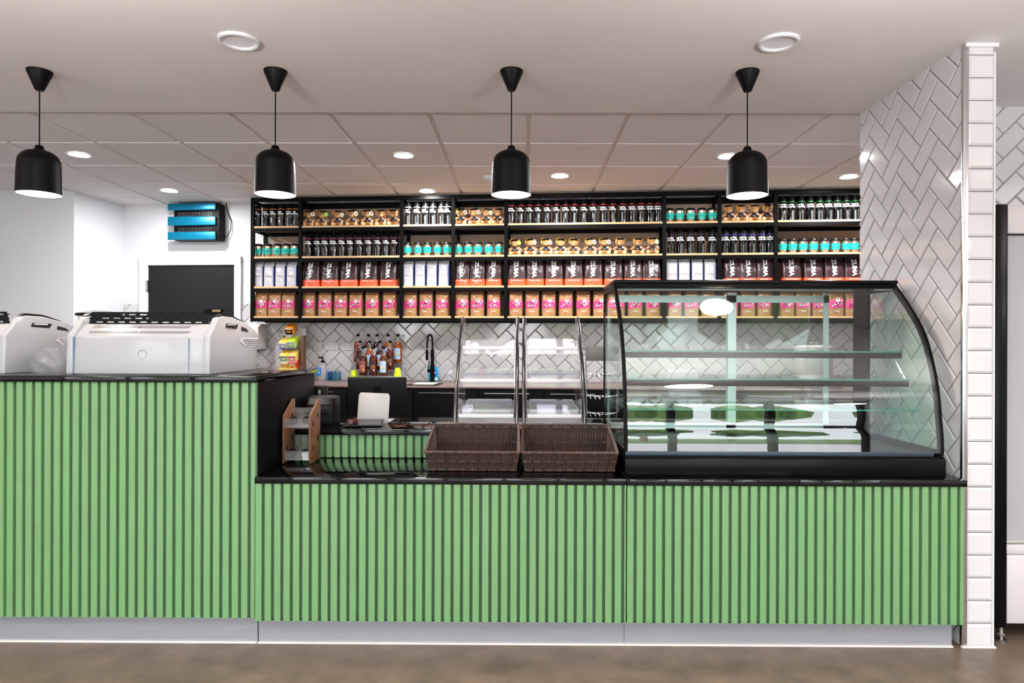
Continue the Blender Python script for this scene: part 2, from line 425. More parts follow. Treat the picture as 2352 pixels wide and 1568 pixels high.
# outdoors seen in the glass reflections
struct(MB().box(-30, 30, -12.5, YB - .2, -.12, -.02).build('floor.001', 'paving', smooth=0))
struct(MB().box(-40, 40, -45, -12.5, -.12, .05).build('floor.002', 'outgrass', smooth=0))
for k, (x, y, s_) in enumerate(((-11, -17, 2.3), (-6, -16, 2.0), (-1.5, -17.5, 2.5), (4, -16, 2.1), (8.5, -17, 2.4), (13, -16, 2.2))):
    t = empty('tree', (x, y, .05))
    tag(t, 'leafy green tree outside the shop window, number %s from the left when facing out' % ('one', 'two', 'three', 'four', 'five', 'six')[k], 'tree', 'trees outside the window')
    MB().lathe([(.16, 0), (.12, 1), (.1, 1.6)], 8).build('trunk', 'walnut', t)
    mb = MB()
    for j in range(14):
        a = random.random() * 6.28; r_ = random.random() * s_ * .6
        mb.ball((r_ * math.cos(a), r_ * math.sin(a), s_ * .8 + random.random() * s_ * .8), s_ * random.uniform(.3, .5), 1)
    mb.build('crown', 'leaf', t)

# door with frame on the back wall
du0, du1 = U(343, 660, WALL), U(540, 660, WALL); dz = shelfpt(440, 610, WALL).z
do0, do1 = U(323, 660, WALL), U(556, 660, WALL)
d1 = struct(MB().box(du0, du1, -.012, 0, .01, dz, Mx=SM(WALL)).build('door_1', 'darkdoor', smooth=0), 'charcoal door in a white frame behind the espresso machine')
mb = MB(); mb.box(do0, du0 - .004, -.03, 0, 0, dz + .09, bev=.004, Mx=SM(WALL)); mb.box(du1 + .004, do1, -.03, 0, 0, dz + .09, bev=.004, Mx=SM(WALL)); mb.box(do0, do1, -.031, 0, dz + .004, dz + .091, bev=.004, Mx=SM(WALL))
mb.build('door_frame', 'doorwhite', d1)
zh = shelfpt(342, 657, WALL).z
MB().box(du0 - .016, du0 + .006, -.04, -.012, zh - .055, zh + .055, bev=.003, Mx=SM(WALL)).build('hinge', 'steel', d1)
mb = MB(); mb.box(du1 - .30, du1 - .12, -.03, -.0125, shelfpt(480, 713, WALL).z - .02, shelfpt(480, 713, WALL).z + .012, Mx=SM(WALL))
for k in range(9): mb.box(du1 - .22 + k * .01, du1 - .216 + k * .01, -.032, -.03, shelfpt(480, 713, WALL).z - .015, shelfpt(480, 713, WALL).z + .008, mi=1, Mx=SM(WALL))
mb.build('door_vent', ['blackplastic', 'oak'], d1)

# ------------------------------------------------------------------ counters
YF = 2.945          # front of the worktops
CX0, CX1, CX2 = -1.187, .464, WX0 - .028
ZL, ZH, ZW = .757, 1.204, .907
def slats(x0, x1, z0, z1, y, pitch=.0419, wd=.0298, dp=.014, mi=0):
    mb = MB(); mb.box(x0, x1, y + dp, y + dp + .012, z0 + .002, z1, mi=1)
    n = int((x1 - x0) / pitch) + 1
    for k in range(n):
        a = x0 + k * pitch + .002; b_ = min(a + wd, x1)
        if b_ - a < .006: continue
        e = .0012
        mb.mesh([(a, y + dp, z0), (a + e, y, z0), (b_ - e, y, z0), (b_, y + dp, z0), (a, y + dp, z1), (a + e, y, z1), (b_ - e, y, z1), (b_, y + dp, z1)],
                [(0, 1, 5, 4), (1, 2, 6, 5), (2, 3, 7, 6), (3, 2, 1, 0), (4, 5, 6, 7)])
    return mb
bar = empty('bar_counter', (-2.2, 3.4, 0)); tag(bar, 'tall green slatted bar counter under the espresso machines', 'counter')
def rel(o, p):
    o.parent = p; o.matrix_parent_inverse = Matrix.Translation(p.location).inverted() if p.rotation_euler.z == 0 else (Matrix.Translation(p.location) @ R(p.rotation_euler.z)).inverted(); return o
rel(slats(-3.3, CX0 + .004, .127, ZH - .031, YF + .012).build('slatted_front', ['green', 'greendark'], smooth=0), bar)
rel(MB().box(-3.3, CX0 - .008, YF + .04, 3.80, .12, ZH - .0305).build('carcass', 'blackpanel', smooth=0), bar)
rel(MB().box(CX0 - .008, CX0 + .004, YF + .04, 3.80, ZL + .001, ZH - .0305, bev=.001).build('end_panel', 'blackpanel'), bar)
rel(MB().box(-3.3, CX0, YF + .055, YF + .075, .006, .127).build('plinth', 'plinth', smooth=0), bar)
rel(MB().box(-3.3, CX0, YF + .045, YF + .056, .0, .006).build('sealant', 'silicone', smooth=0), bar)
tag(MB().box(-3.35, CX0 + .012, YF, 3.83, ZH - .03, ZH, bev=.0035).build('worktop', 'granite'), 'high black stone worktop carrying the espresso machines', 'worktop')
for i, (x0, x1, lab) in enumerate(((CX0 + .0045, CX1, 'low green slatted service counter under the wicker baskets'), (CX1, CX2, 'low green slatted service counter under the glass display case'))):
    c = empty('service_counter', ((x0 + x1) / 2, 3.4, 0)); tag(c, lab, 'counter', 'low green counters')
    rel(slats(x0 + .001, x1 - .001, .118, ZL - .0305, YF + .004).build('slatted_front', ['green', 'greendark'], smooth=0), c)
    rel(MB().box(x0 + .001, x1 - .001, YF + .032, 3.83, .11, ZL - .0305).build('carcass', 'blackpanel', smooth=0), c)
    rel(MB().box(x0 + .0007, x1 - .0007 - .02 * i, YF + .055, YF + .075, .006, .1095).build('plinth', 'plinth', smooth=0), c)
    rel(MB().box(x0, x1 - .02 * i, YF + .044, YF + .056, 0, .006).build('sealant', 'silicone', smooth=0), c)
slabs = ((CX0 + .005, CX1 - .001, 3.442, 'black polished stone worktop under the wicker baskets', 0), (CX1, 1.225, 3.83, 'black polished stone worktop under the left of the display case', .004),
         (1.226, WX0 - .020, 3.83, 'black polished stone worktop beside the tiled wall', .004))
for x0, x1, y1, lab, dy in slabs:
    tag(MB().box(x0, x1, YF - dy, y1, ZL - .03, ZL, bev=.003).build('worktop', 'granite'), lab, 'worktop')
ris = empty('upstand', (-.4, 3.45, ZL)); tag(ris, 'short green slatted upstand behind the wooden condiment holder', 'upstand')
rel(slats(CX0 + .006, CX1 - .006, ZL + .0005, ZW - .0305, 3.445).build('slatted_front', ['green', 'greendark'], smooth=0), ris)
rel(MB().box(CX0 + .006, CX1 - .006, 3.475, 3.82, ZL + .0005, ZW - .0305).build('carcass', 'blackpanel', smooth=0), ris)
tag(MB().box(CX0 + .006, CX1 - .004, 3.42, 3.97, ZW - .03, ZW, bev=.003).build('worktop', 'granite'), 'raised black stone worktop holding the till and the acrylic displays', 'worktop')
tag(MB().box(CX1 - .003, WX0 - .02, 3.835, 3.97, ZW - .03, ZW, bev=.003).build('worktop', 'granite'), 'narrow black ledge behind the glass display case', 'worktop')

# back counter: cabinets and laminate top
uc0, uc1, CZ0 = U(573, 880), 3.8, .98
wt = MB().box(uc0, uc1, WALL - .88, WALL - .014, -.0145, 0, bev=.002).build('worktop', 'brownlam'); wt.location = (0, 6.1, CZ0); wt.rotation_euler = (0, 0, -TH)
tag(wt, 'long brown laminate worktop along the tiled back wall', 'worktop')
edges = [uc0] + [U(p_, 900, -.55) for p_ in (800, 950, 1100, 1250, 1400, 1550, 1700, 1850)] + [uc1]
for k in range(len(edges) - 1):
    a, b_ = edges[k], edges[k + 1]
    c = empty('base_cabinet', S((a + b_) / 2, -.2, 0), -TH)
    pos = 'leftmost' if k == 0 else 'rightmost' if k == len(edges) - 2 else ('second', 'third', 'fourth', 'fifth', 'sixth', 'seventh', 'eighth')[k - 1] + ' from left'
    tag(c, 'black base cabinet under the back worktop, %s' % pos, 'cabinet', 'black base cabinets')
    h = (b_ - a) / 2
    MB().box(-h + .001, h - .001, -.36, .47, .0, .9645).build('body', 'blackpanel', c, smooth=0)
    d = MB().box(-h + .003, h - .003, -.378, -.361, .1, .955, bev=.001).build('door', 'blackpanel', c)
    MB().box(-h + .05, h - .12, -.386, -.379, .925, .931).build('handle', 'steel', d, smooth=0)

# ------------------------------------------------------------------ pendant lamps, downlights
LAB = ('leftmost black dome pendant lamp, above the left espresso machine', 'black dome pendant lamp hanging before the orange-ringed bottles',
       'black dome pendant lamp above the acrylic displays', 'rightmost black dome pendant lamp, above the display case')
def pos_(i): return ('leftmost', 'second from left', 'third from left', 'rightmost')[i]
P0 = empty('pendant_lamp')
mb = MB(); mb.lathe([(.0, -.098), (.018, -.098), (.02, -.096), (.055, -.012), (.057, -.004), (.057, 0)], 32); mb.build('ceiling_rose', 'lampblack', P0)
MB().lathe([(.0032, -.385), (.0032, -.09)], 8).build('cord', 'lampblack', P0)
mb = MB(); prof = [(.0, -.372), (.014, -.372), (.018, -.376), (.02, -.386), (.024, -.390), (.026, -.396)]
for k in range(9):
    a = k / 8 * PI / 2; prof.append((.026 + (.094 - .026) * math.sin(a), -.398 - .065 * (1 - math.cos(a))))
prof += [(.097, -.52), (.0995, -.612), (.100, -.616), (.098, -.616), (.097, -.612)]
mb.lathe(prof, 48, cap=False)
sh = mb.build('lamp_shade', 'lampblack', P0)
MB().lathe([(.0965, -.6135), (.0945, -.52), (.091, -.465), (.06, -.41), (0, -.402)], 48, cap=False).build('shade_lining', 'lampwhite', sh)
MB().lathe([(0, -.575), (.03, -.57), (.045, -.55), (.045, -.53), (.02, -.49), (.012, -.44)], 24).build('bulb', 'glow', P0)
freeze(P0)
for k, px in enumerate((91, 633, 1175, 1717)):
    o = P0 if k == 0 else copy_tree(P0)
    q = onz(px, 163 + (2 if k == 3 else 0), ZC); o.location = (q.x, q.y, ZC); tag(o, LAB[k], 'lamp', 'black pendant lamps over the counter')
    lamp('pendant_light', 'SPOT', (q.x, q.y, ZC - .60), 14, WARM, .07, spot=2.5, blend=.6)
D0 = empty('downlight')
MB().lathe([(.072, -.001), (.084, -.0025), (.088, -.006), (.086, -.008), (.07, -.006)], 40, cap=False).build('trim_ring', 'white', D0)
MB().lathe([(0, -.0045), (.071, -.0045)], 40, cap=False).build('lens', 'glowd', D0)
freeze(D0)
DL = ((182, 354, 'leftmost downlight, between the first two pendant lamps'), (389, 437, 'downlight above the blue fly killer'), (927, 356, 'large downlight between the second and third pendant lamps'),
      (981, 438, 'downlight above the white-ringed bottles'), (1286, 403, 'downlight right of the third pendant lamp'), (1672, 358, 'downlight partly behind the rightmost pendant lamp'), (1950, 405, 'rightmost downlight, beside the tiled partition'))
for k, (px, py, lab) in enumerate(DL):
    o = D0 if k == 0 else copy_tree(D0)
    q = onz(px, py, ZT - .004); o.location = (q.x, q.y, ZT - .0045); tag(o, 'round recessed ' + lab, 'downlight', 'lit downlights in the tiled ceiling')
    lamp('downlight_light', 'AREA', (q.x, q.y, ZT - .016), 12 if k in (1, 3) else 18, DAY, .13)
for px, py, lab in ((549, 92, 'unlit round recessed ceiling fitting left of the second pendant lamp'), (1788, 95, 'unlit round recessed ceiling fitting above the rightmost pendant lamp')):
    q = onz(px, py, ZC); e = empty('recessed_fitting', (q.x, q.y, ZC - .0003)); tag(e, lab, 'ceiling fitting', 'unlit ceiling fittings')
    MB().lathe([(.068, 0), (.071, -.010), (.079, -.014), (.087, -.011), (.0895, 0)], 48, cap=False).build('rim', 'white', e)
    MB().lathe([(0, -.002), (.05, -.0025), (.07, -.004)], 48, cap=False).build('diffuser', 'doorwhite', e)
for k, (x, y) in enumerate(((-4.2, 1.1), (-1.5, 1.1), (1.3, 1.1), (4.1, 1.1), (-4.2, -2.2), (-1.5, -2.2), (1.3, -2.2), (4.1, -2.2))):  # added out-of-view discs, there to brighten the plaster ceiling
    e = empty('added_fill_disc', (x, y, ZC - .0006)); tag(e, 'added unseen fill disc over the customer side, %s in the %s row' % (pos_(k % 4), 'near' if k < 4 else 'window'), 'fill light', 'added fill lights over the customer side')
    MB().lathe([(.003, -.60), (.003, 0)], 8).build('cord', 'white', e)
    MB().lathe([(0, -.60), (.19, -.60), (.20, -.605), (.20, -.625), (.19, -.63)], 40, cap=False).build('rim', 'white', e)
    MB().lathe([(0, -.628), (.188, -.628)], 40, cap=False).build('diffuser', 'glowd', e)
    lamp('added_fill_light', 'AREA', (x, y, ZC - .64), 9, DAY, .34)
    lamp('added_fill_uplight', 'AREA', (x, y, ZC - .59), 42, (1, .95, .93), .3, rot=(PI, 0, 0))
q = onz(1121, 404, ZT); e = empty('smoke_detector', (q.x, q.y, ZT - .0045)); tag(e, 'small white smoke detector on the tiled ceiling left of third lamp', 'detector')
MB().lathe([(.0, -.036), (.02, -.034), (.04, -.02), (.045, 0)], 24).build('cover', 'white', e)

# ------------------------------------------------------------------ wall shelving
su = [U(p_, 600) for p_ in (579, 689, 921.5, 1040.5, 1162, 1526, 1653, 1782)] + [3.55]
rows = [2.442, 2.155, 1.872, 1.592]; STOP = 2.712
unit = empty('wall_shelving', (0, 6.1, 1.54), -TH); tag(unit, 'black metal wall shelving with oak boards full of goods', 'shelving')
um = lambda: T(0, 0, -1.54)
h = .016
for k, u in enumerate(su):
    mb = MB(); mb.box(u - h, u + h, 0, .03, 1.54, STOP, Mx=um()); mb.box(u - .014, u + .014, .255, .285, 1.545, STOP - .004, Mx=um())
    for z in rows + [STOP]: mb.box(u - .011, u + .011, .03, .255, z - .048, z - .022, Mx=um())
    mb.build('post', 'blackmetal', unit, smooth=0)
for z in rows:
    mb = MB(); mb.box(su[0], su[-1], .001, .029, z - .050, z - .0185, Mx=um()); mb.box(su[0], su[-1], .258, .283, z - .055, z - .02, Mx=um()); mb.build('rail', 'blackmetal', unit, smooth=0)
    for k in range(8):
        MB().box(su[k] + h + .001, su[k + 1] - h - .001, .002, .285, z - .018, z, bev=.001, Mx=um()).build('board', 'oak', unit)
mb = MB(); mb.box(su[0], su[-1], .001, .029, STOP - .035, STOP - .001, Mx=um()); mb.box(su[0], su[-1], .256, .284, STOP - .06, STOP - .005, Mx=um())
mb.build('rail', 'blackmetal', unit, smooth=0)
MB().box(su[0] + .05, su[-1], .286, .296, 1.56, STOP - .01, Mx=um()).build('back_panel', 'woodback', unit, smooth=0)
for k, (px, py) in enumerate(((653, 531), (993, 528), (1107, 527), (1850, 518), (1933, 518))):
    q = shelfpt(px, py, .256); mb = MB(); mb.lathe([(0, -.004), (.006, -.003), (.008, 0)], 10, Mx=T(U(px, py, .256), .256, q.z - 1.54) @ R(PI / 2, 'X')); mb.build('bolt', 'steel', unit)

# ------------------------------------------------------------------ shelf goods
def wrap(r, yc=0):
    return lambda x, z, z0: Vector((r * math.sin(x / r), -r * math.cos(x / r), z0 + z))
def make_bottle(ring, variant=0):
    o = empty('water_bottle'); r = .0335
    MB().lathe([(.0, 0), (.030, 0), (r, .004), (r, .075), (r * .965, .085), (r * .965, .098), (r, .106), (r, .156), (.032, .164), (.029, .168)], 24).build('bottle_body', 'bottle', o)
    MB().lathe([(.0302, .166), (.0325, .168), (.0325, .172), (.0302, .174)], 24).build('ring', ring, o)
    c = MB().lathe([(.0305, .174), (.031, .196), (.024, .206), (.014, .208), (.013, .222), (.009, .226), (0, .227)], 20).build('cap', 'blackplastic', o)
    mb = MB(); mb.tube([(.022, 0, .2), (.026, 0, .222), (.016, 0, .23)], .003, 6); mb.build('loop', 'blackplastic', c)
    mb = MB(); rr = r + .0007; a0 = (-.10, -.55, -.25)[variant]
    fn = lambda x, y, zz: Vector((rr * math.sin(a0 + x / rr), -rr * math.cos(a0 + x / rr), zz + y))
    text(mb, 'Abertay', .0235, lambda x, y: fn(x - .012, y, .1375), bold=.0009)
    text(mb, 'University', .0235, lambda x, y: fn(x - .002, y, .119), bold=.0009)
    mb.build('lettering', 'marks', o, smooth=0)
    mb = MB()
    for a in (.35, .62):
        for k in range(8):
            z = .012 + k * .0115; x = rr * math.sin(a); y = -rr * math.cos(a)
            mb.box(-.0014, .0014, -.0004, .0002, z - .0012, z + .0016, Mx=T(x, y, 0) @ R(a))
    mb.build('measure_marks', 'marks', o, smooth=0)
    mb = MB(); rr2 = r + .0005; a1 = (-.25, -.05, .1)[variant]; vs, fs = [], []
    for i in range(5):
        for j in range(2): a = a1 - .22 + .11 * i; vs.append((rr2 * math.sin(a), -rr2 * math.cos(a), .006 if j == 0 else .092 - .012 * (i % 2)))
    for i in range(4): fs.append((2 * i, 2 * i + 2, 2 * i + 3, 2 * i + 1))
    mb.mesh(vs, fs); mb.build('paper_insert', 'insert', o)
    return freeze(o)
def make_cup():
    o = empty('travel_cup')
    MB().lathe([(0, 0), (.029, 0), (.031, .003), (.040, .104), (.0405, .108)], 28).build('cup_body', 'cupsteel', o)
    mb = MB(); b = mb.lathe([(.0333, .030), (.0352, .0305), (.0395, .083), (.0382, .0835)], 28, cap=False).build('sleeve', 'teal', o)
    mb = MB(); f = lambda x, y: Vector(((.0356 + (y + .05 - .03) * .083 + .001) * math.sin(x / .038 - .08), -(.0356 + (y + .05 - .03) * .083 + .001) * math.cos(x / .038 - .08), .05 + y))
    text(mb, 'Abertay', .0125, lambda x, y: f(x + .004, y + .008)); text(mb, 'University', .0125, lambda x, y: f(x + .004, y - .003))
    mb.ball((0, 0, 0), (.005, .0008, .006), 1, Mx=T(*f(-.027, .006))); mb.build('lettering', 'tealdark', b, smooth=0)
    MB().lathe([(.041, .104), (.044, .106), (.044, .112), (.040, .116), (.037, .126), (.034, .128), (.031, .125), (0, .124)], 28).build('lid', 'lid', o)
    return freeze(o)
def pouch(w, h, d, prof, seed, crump=.002):
    """prof: list of (t, width factor, depth factor); returns builder and front surface function"""
    rnd = random.Random(seed); ph = [rnd.uniform(0, 6) for _ in range(6)]
    def ip(t, k):
        for i in range(len(prof) - 1):
            if t <= prof[i + 1][0]:
                a, b = prof[i], prof[i + 1]; f = (t - a[0]) / (b[0] - a[0]); return a[k] * (1 - f) + b[k] * f
        return prof[-1][k]
    def front(x, z):
        t = max(0, min(1, z / h)); hw = w / 2 * ip(t, 1); hd = d / 2 * ip(t, 2); q = min(1, abs(x) / hw)
        return -hd * (1 - q ** 4) ** .25 - crump * math.sin(x * 70 + ph[0] + 30 * z) * math.sin(z * 60 + ph[1]) * (1 - q * q)
    NX, NZ = 16, 20; mb = MB(); vs, fs = [], []
    for j in range(NZ + 1):
        t = j / NZ; z = t * h; hw = w / 2 * ip(t, 1)
        for side in (-1, 1):
            for i in range(NX + 1):
                x = -math.cos(PI * i / NX) * hw * .999; y = front(x, z)
                vs.append((x, y if side < 0 else -y, z))
    row = 2 * (NX + 1)
    for j in range(NZ):
        for i in range(NX):
            a = j * row + i; fs.append((a, a + 1, a + row + 1, a + row)); b = a + NX + 1; fs.append((b + 1, b, b + row, b + row + 1))
        a = j * row; b = a + NX + 1; fs.append((b, a, a + row, b + row)); a = j * row + NX; b = a + NX + 1; fs.append((a, b, b + row, a + row))
    fs.append(tuple(range(NX + 1)) + tuple(range(2 * NX + 1, NX, -1)))
    mb.mesh(vs, fs); return mb, front
def decal(mb, front, quad, nx=8, nz=4, mi=0, lift=.0012):
    """quad = four (x,z) corners"""
    vs, fs = [], []
    (ax, az), (bx, bz), (cx_, cz), (dx, dz_) = quad
    for j in range(nz + 1):
        v = j / nz
        for i in range(nx + 1):
            u = i / nx; x = (ax * (1 - u) + bx * u) * (1 - v) + (dx * (1 - u) + cx_ * u) * v; z = (az * (1 - u) + bz * u) * (1 - v) + (dz_ * (1 - u) + cz * u) * v
            vs.append((x, front(x, z) - lift, z))
    for j in range(nz):
        for i in range(nx): a = j * (nx + 1) + i; fs.append((a, a + 1, a + nx + 2, a + nx + 1))
    mb.mesh(vs, fs, mi=mi)
def disc(mb, front, x, z, rx, rz, mi=0, lift=.002, n=14):
    mb.mesh([(x + rx * math.cos(2 * PI * k / n), front(x + rx * math.cos(2 * PI * k / n), z + rz * math.sin(2 * PI * k / n)) - lift, z + rz * math.sin(2 * PI * k / n)) for k in range(n)], [tuple(range(n))], mi=mi)
def make_chocolate(seed):
    o = empty('chocolate_pouch'); w_, h_ = .172, .238
    mb, fr = pouch(w_, h_, .085, [(0, .98, 1), (.08, 1, 1.0), (.5, .95, .8), (.8, .9, .42), (.9, .88, .1), (1, .88, .05)], seed, .0035)
    b = mb.build('pouch_body', 'zuma', o, smooth=60)
    mb = MB()
    f = lambda x, y: Vector((-.004 + y, fr(-.004 + y, .152 - x) - .0022, .152 - x))
    text(mb, 'ZUMA', .054, lambda x, y: f(x, y - .018), bold=.0022, sx=.98)
    mb.build('lettering', 'marks', o, smooth=0)
    mb = MB(); text(mb, 'Original Hot Chocolate', .0118, lambda x, y: Vector((x, fr(x, .046 + y) - .002, .046 + y)), bold=.0003, sx=.95)
    mb.build('caption', 'marks', o, smooth=0)
    mb = MB(); disc(mb, fr, 0, .026, .0085, .0085, 0); disc(mb, fr, 0, .026, .0055, .004, 1, .003); mb.build('badge', ['black', 'marks'], o, smooth=0)
    return freeze(o)
def make_silver(seed):
    o = empty('silver_coffee_bag'); w_, h_ = .101, .236
    mb, fr = pouch(w_, h_, .07, [(0, .96, 1), (.05, 1, 1), (.78, 1, .9), (.9, .99, .35), (.93, 1, .06), (1, 1, .04)], seed, .0018)
    mb.build('bag_body', 'silver', o, smooth=60)
    mb = MB(); decal(mb, fr, [(-.05, .222), (.05, .222), (.05, .2355), (-.05, .2355)]); disc(mb, fr, .002, .229, .004, .0015, 1, .003); mb.build('seal', ['silvertop', 'black'], o)
    mb = MB(); mb.box(.0505, .0515, -.03, .03, .004, .2); mb.build('gusset', 'bluefoil', o, smooth=0)
    mb = MB(); text(mb, 'CUSTERO', .0125, lambda x, y: Vector((x, fr(x, .172 + y) - .0018, .172 + y)), spacing=1.5, sx=.85)
    mb.build('brand_print', 'greyink', o, smooth=0)
    mb = MB()
    for j, (zz, ww) in enumerate(((.104, .03), (.098, .038), (.092, .034), (.012, .03))):
        decal(mb, fr, [(-ww, zz - .0007), (ww, zz - .0007), (ww, zz + .0007), (-ww, zz + .0007)], 8, 1)
    decal(mb, fr, [(-.001, .045), (.0015, .045), (.001, .06), (-.001, .06)], 1, 3); mb.build('small_print', 'redink', o, smooth=0)
    return freeze(o)
def make_coffee(seed):
    o = empty('coffee_bag'); w_, h_ = .130, .236; rnd = random.Random(seed)
    mb, fr = pouch(w_, h_, .082, [(0, .94, .9), (.06, 1, 1), (.4, 1, 1), (.8, .97, .85), (.92, .97, .35), (.95, .98, .06), (1, .98, .04)], seed, .003)
    mb.build('bag_body', 'kraft', o, smooth=60)
    mb = MB(); decal(mb, fr, [(-.058, .224), (.058, .224), (.058, .2352), (-.058, .2352)]); mb.build('seal', 'berry', o)
    mb = MB(); L = [(-.061, .066), (.061, .082), (.061, .152), (-.061, .136)]; decal(mb, fr, L, 12, 6)
    lb = mb.build('label', 'pink', o)
    mb = MB()
    for k in range(8):
        x = -.054 + k * .0155; z = .147 + (x + .06) * .13; disc(mb, fr, x, z, .003, .004, 0, .0022, 5)
    mb.build('label_dots', 'pink', lb, smooth=0)
    mb = MB()
    disc(mb, fr, .012, .146, .019, .012, 0, .0030); decal(mb, fr, [(-.003, .128), (.022, .128), (.03, .147), (-.006, .143)], 3, 3, 0, .0031)
    disc(mb, fr, .012, .148, .011, .004, 1, .0038); disc(mb, fr, .045, .138, .007, .006, 0, .003)
    for k in range(26):
        a = rnd.uniform(-.036, .042); z = rnd.uniform(.088, .126) + a * .13; ww, hh = rnd.uniform(.004, .011), rnd.uniform(.0015, .0045)
        if k % 3: decal(mb, fr, [(a - ww * .7, z - hh), (a + ww * .7, z - hh * .4), (a + ww * .5, z + hh), (a - ww * .8, z + hh * .5)], 1, 1, k % 2, .0028 + .0001 * k)
        else: disc(mb, fr, a, z, ww * .8, hh * 1.9, 1, .0028 + .0001 * k, 9); disc(mb, fr, a, z, ww * .55, hh * 1.3, 0, .0029 + .0001 * k, 9)
    mb.build('cup_drawing', ['marks', 'black'], lb, smooth=0)
    mb = MB(); text(mb, 'Tempo', .020, lambda x, y: Vector((x, fr(x, .182 + y + x * .12) - .002, .182 + y + x * .12)), shear=.4)
    mb.build('script_print', 'redink', o, smooth=0)
    mb = MB(); text(mb, 'BARBARO', .0095, lambda x, y: Vector((x, fr(x, .043 + y) - .002, .043 + y)), bold=.0003); mb.build('caption', 'marks', o, smooth=0)
    return freeze(o)
def make_bear(tassel, badge, seed):
    rnd = random.Random(seed); o = empty('teddy_bear'); tilt = R(rnd.uniform(-.16, .16), 'Y') @ R(rnd.uniform(-.05, .12), 'X')
    mb = MB(); mb.ball((0, .005, .045), (.038, .032, .045), 2)
    for s in (-1, 1):
        mb.ball((s * .040, -.014, .062), (.014, .017, .026), 2, rot=R(s * -.9, 'Y')); mb.ball((s * .053, -.024, .054), .0135, 2)
        mb.ball((s * .034, -.03, .020), (.019, .036, .019), 2, rot=R(s * -.35))
    mb.build('body', 'fur', o, smooth=180)
    MB().ball((0, .003, .058), (.0405, .034, .032), 2).build('shirt', 'navy', o, smooth=180)
    mb = MB(); text(mb, 'Abertay', .0085, lambda x, y: Vector((x, -.0335 + abs(x) * .25, .052 + y))); mb.build('shirt_print', 'marks', o, smooth=0)
    for s in (-1, 1): MB().ball((s * .041, -.060, .021), (.0165, .008, .0185), 2).build('foot', 'furlight', o, smooth=180)
    HM = T(0, -.004, .085) @ tilt
    mb = MB(); mb.ball((0, 0, .030), (.042, .036, .036), 3, Mx=HM)
    for s in (-1, 1): mb.ball((s * .034, .002, .055), (.0135, .007, .0135), 2, Mx=HM)
    hd = mb.build('head', 'fur', o, smooth=180)
    MB().ball((0, -.033, .018), (.019, .014, .0155), 2, Mx=HM).build('muzzle', 'furlight', hd, smooth=180)
    mb = MB(); mb.ball((0, -.047, .0235), (.006, .004, .0045), 1, Mx=HM); mb.box(-.0006, .0006, -.0475, -.045, .011, .02, Mx=HM)
    for s in (-1, 1): mb.ball((s * .0135, -.034, .036), .0034, 1, Mx=HM)
    mb.build('face', 'blackgloss', hd, smooth=180)
    mb = MB(); mb.lathe([(.026, .050), (.030, .054), (.026, .066), (0, .068)], 16, Mx=HM); mb.box(-.041, .041, -.041, .041, .066, .0695, bev=.001, Mx=HM @ R(rnd.uniform(-.3, .3)) @ R(.06, 'X') @ R(rnd.uniform(-.12, .12), 'Y'))
    cp = mb.build('graduation_cap', 'black', o)
    mb = MB(); mb.tube([(0, -.002, .071), (-.030, -.022, .071), (-.041, -.036, .066), (-.043, -.038, .045), (-.043, -.038, .024)], [.0012, .0016, .002, .003, .004], 6, Mx=HM); mb.build('tassel', tassel, cp)
    a = rnd.choice((-.9, -.6, .5, .8)); SMx = T(.036, -.055, .054) @ R(a, 'Y')
    sc = MB().lathe([(0, -.024), (.0055, -.024), (.0055, .024), (0, .024)], 10, Mx=SMx).build('scroll', 'paper', o)
    MB().lathe([(.0062, -.004), (.007, 0), (.0062, .004)], 10, Mx=SMx).build('ribbon', 'red', sc)
    if badge:
        BM_ = HM @ T(.038, -.026, .030) @ R(.45) @ R(PI / 2, 'X')
        b = MB().lathe([(0, 0), (.0195, 0), (.0195, .004), (0, .004)], 20, Mx=BM_).build('badge', 'paper' if badge != 3 else 'lime', o)
        mb = MB(); mb.ball((0, 0, 0), (.008, .010, .0006), 1, Mx=BM_ @ T(0, 0, .0045))
        mb.build('badge_print', 'red' if badge == 1 else 'lime' if badge == 2 else 'paper', b)
        MB().lathe([(0, -.006), (.0215, -.006), (.0215, -.0005), (0, -.0005)], 20, Mx=BM_).build('badge_back', 'lime', b)
    return freeze(o)

ORD = ['leftmost', 'second from left', 'third from left', 'fourth from left', 'fifth from left', 'sixth from left', 'seventh from left', 'eighth from left', 'ninth from left', 'tenth from left',
       'eleventh from left', 'twelfth from left', 'thirteenth from left', 'fourteenth from left', 'fifteenth from left', 'sixteenth from left', 'seventeenth from left']
def pos(i, n): return 'rightmost' if i == n - 1 and n > 1 else ORD[i]
USED = set()
def place(protos, pxs, row, off, fmt, cat, group, rzj=.0, yj=0, sx=1):
    """goods standing in one bay; protos cycle"""
    for i, px in enumerate(pxs):
        pr = protos[i % len(protos)]
        if pr.name in USED: o = copy_tree(pr)
        else: o = pr; USED.add(pr.name)
        q = shelfpt(px, 600, off + random.uniform(-yj, yj)); o.location = (q.x, q.y, rows[row] + .0006); o.scale = (sx, 1, 1)
        # the sight line is level with the goods, only the horizontal position matters
        o.rotation_euler = (0, 0, -TH + random.uniform(-rzj, rzj)); tag(o, fmt % pos(i, len(pxs)), cat, group)
def pxrow(px, y): return px
B = {}
for r_ in ('orange', 'white', 'red', 'green', 'magenta', 'black', 'violet'): B[r_] = [make_bottle('ring_' + r_, v) for v in ((1, 0, 1) if r_ in ('orange', 'white') else (0, 2))]
place(B['orange'], (592, 611, 629, 647, 666), 0, .075, 'dark water bottle with orange ring, %s in the top shelf far left bay', 'bottle', 'orange-ringed bottles', .15)
place(B['orange'], (680,), 0, .085, 'dark water bottle with orange ring against the second post, %s of its row' if False else 'dark orange-ringed bottle half hidden by the post beside the %s teddy bear', 'bottle', 'orange-ringed bottles', .15)
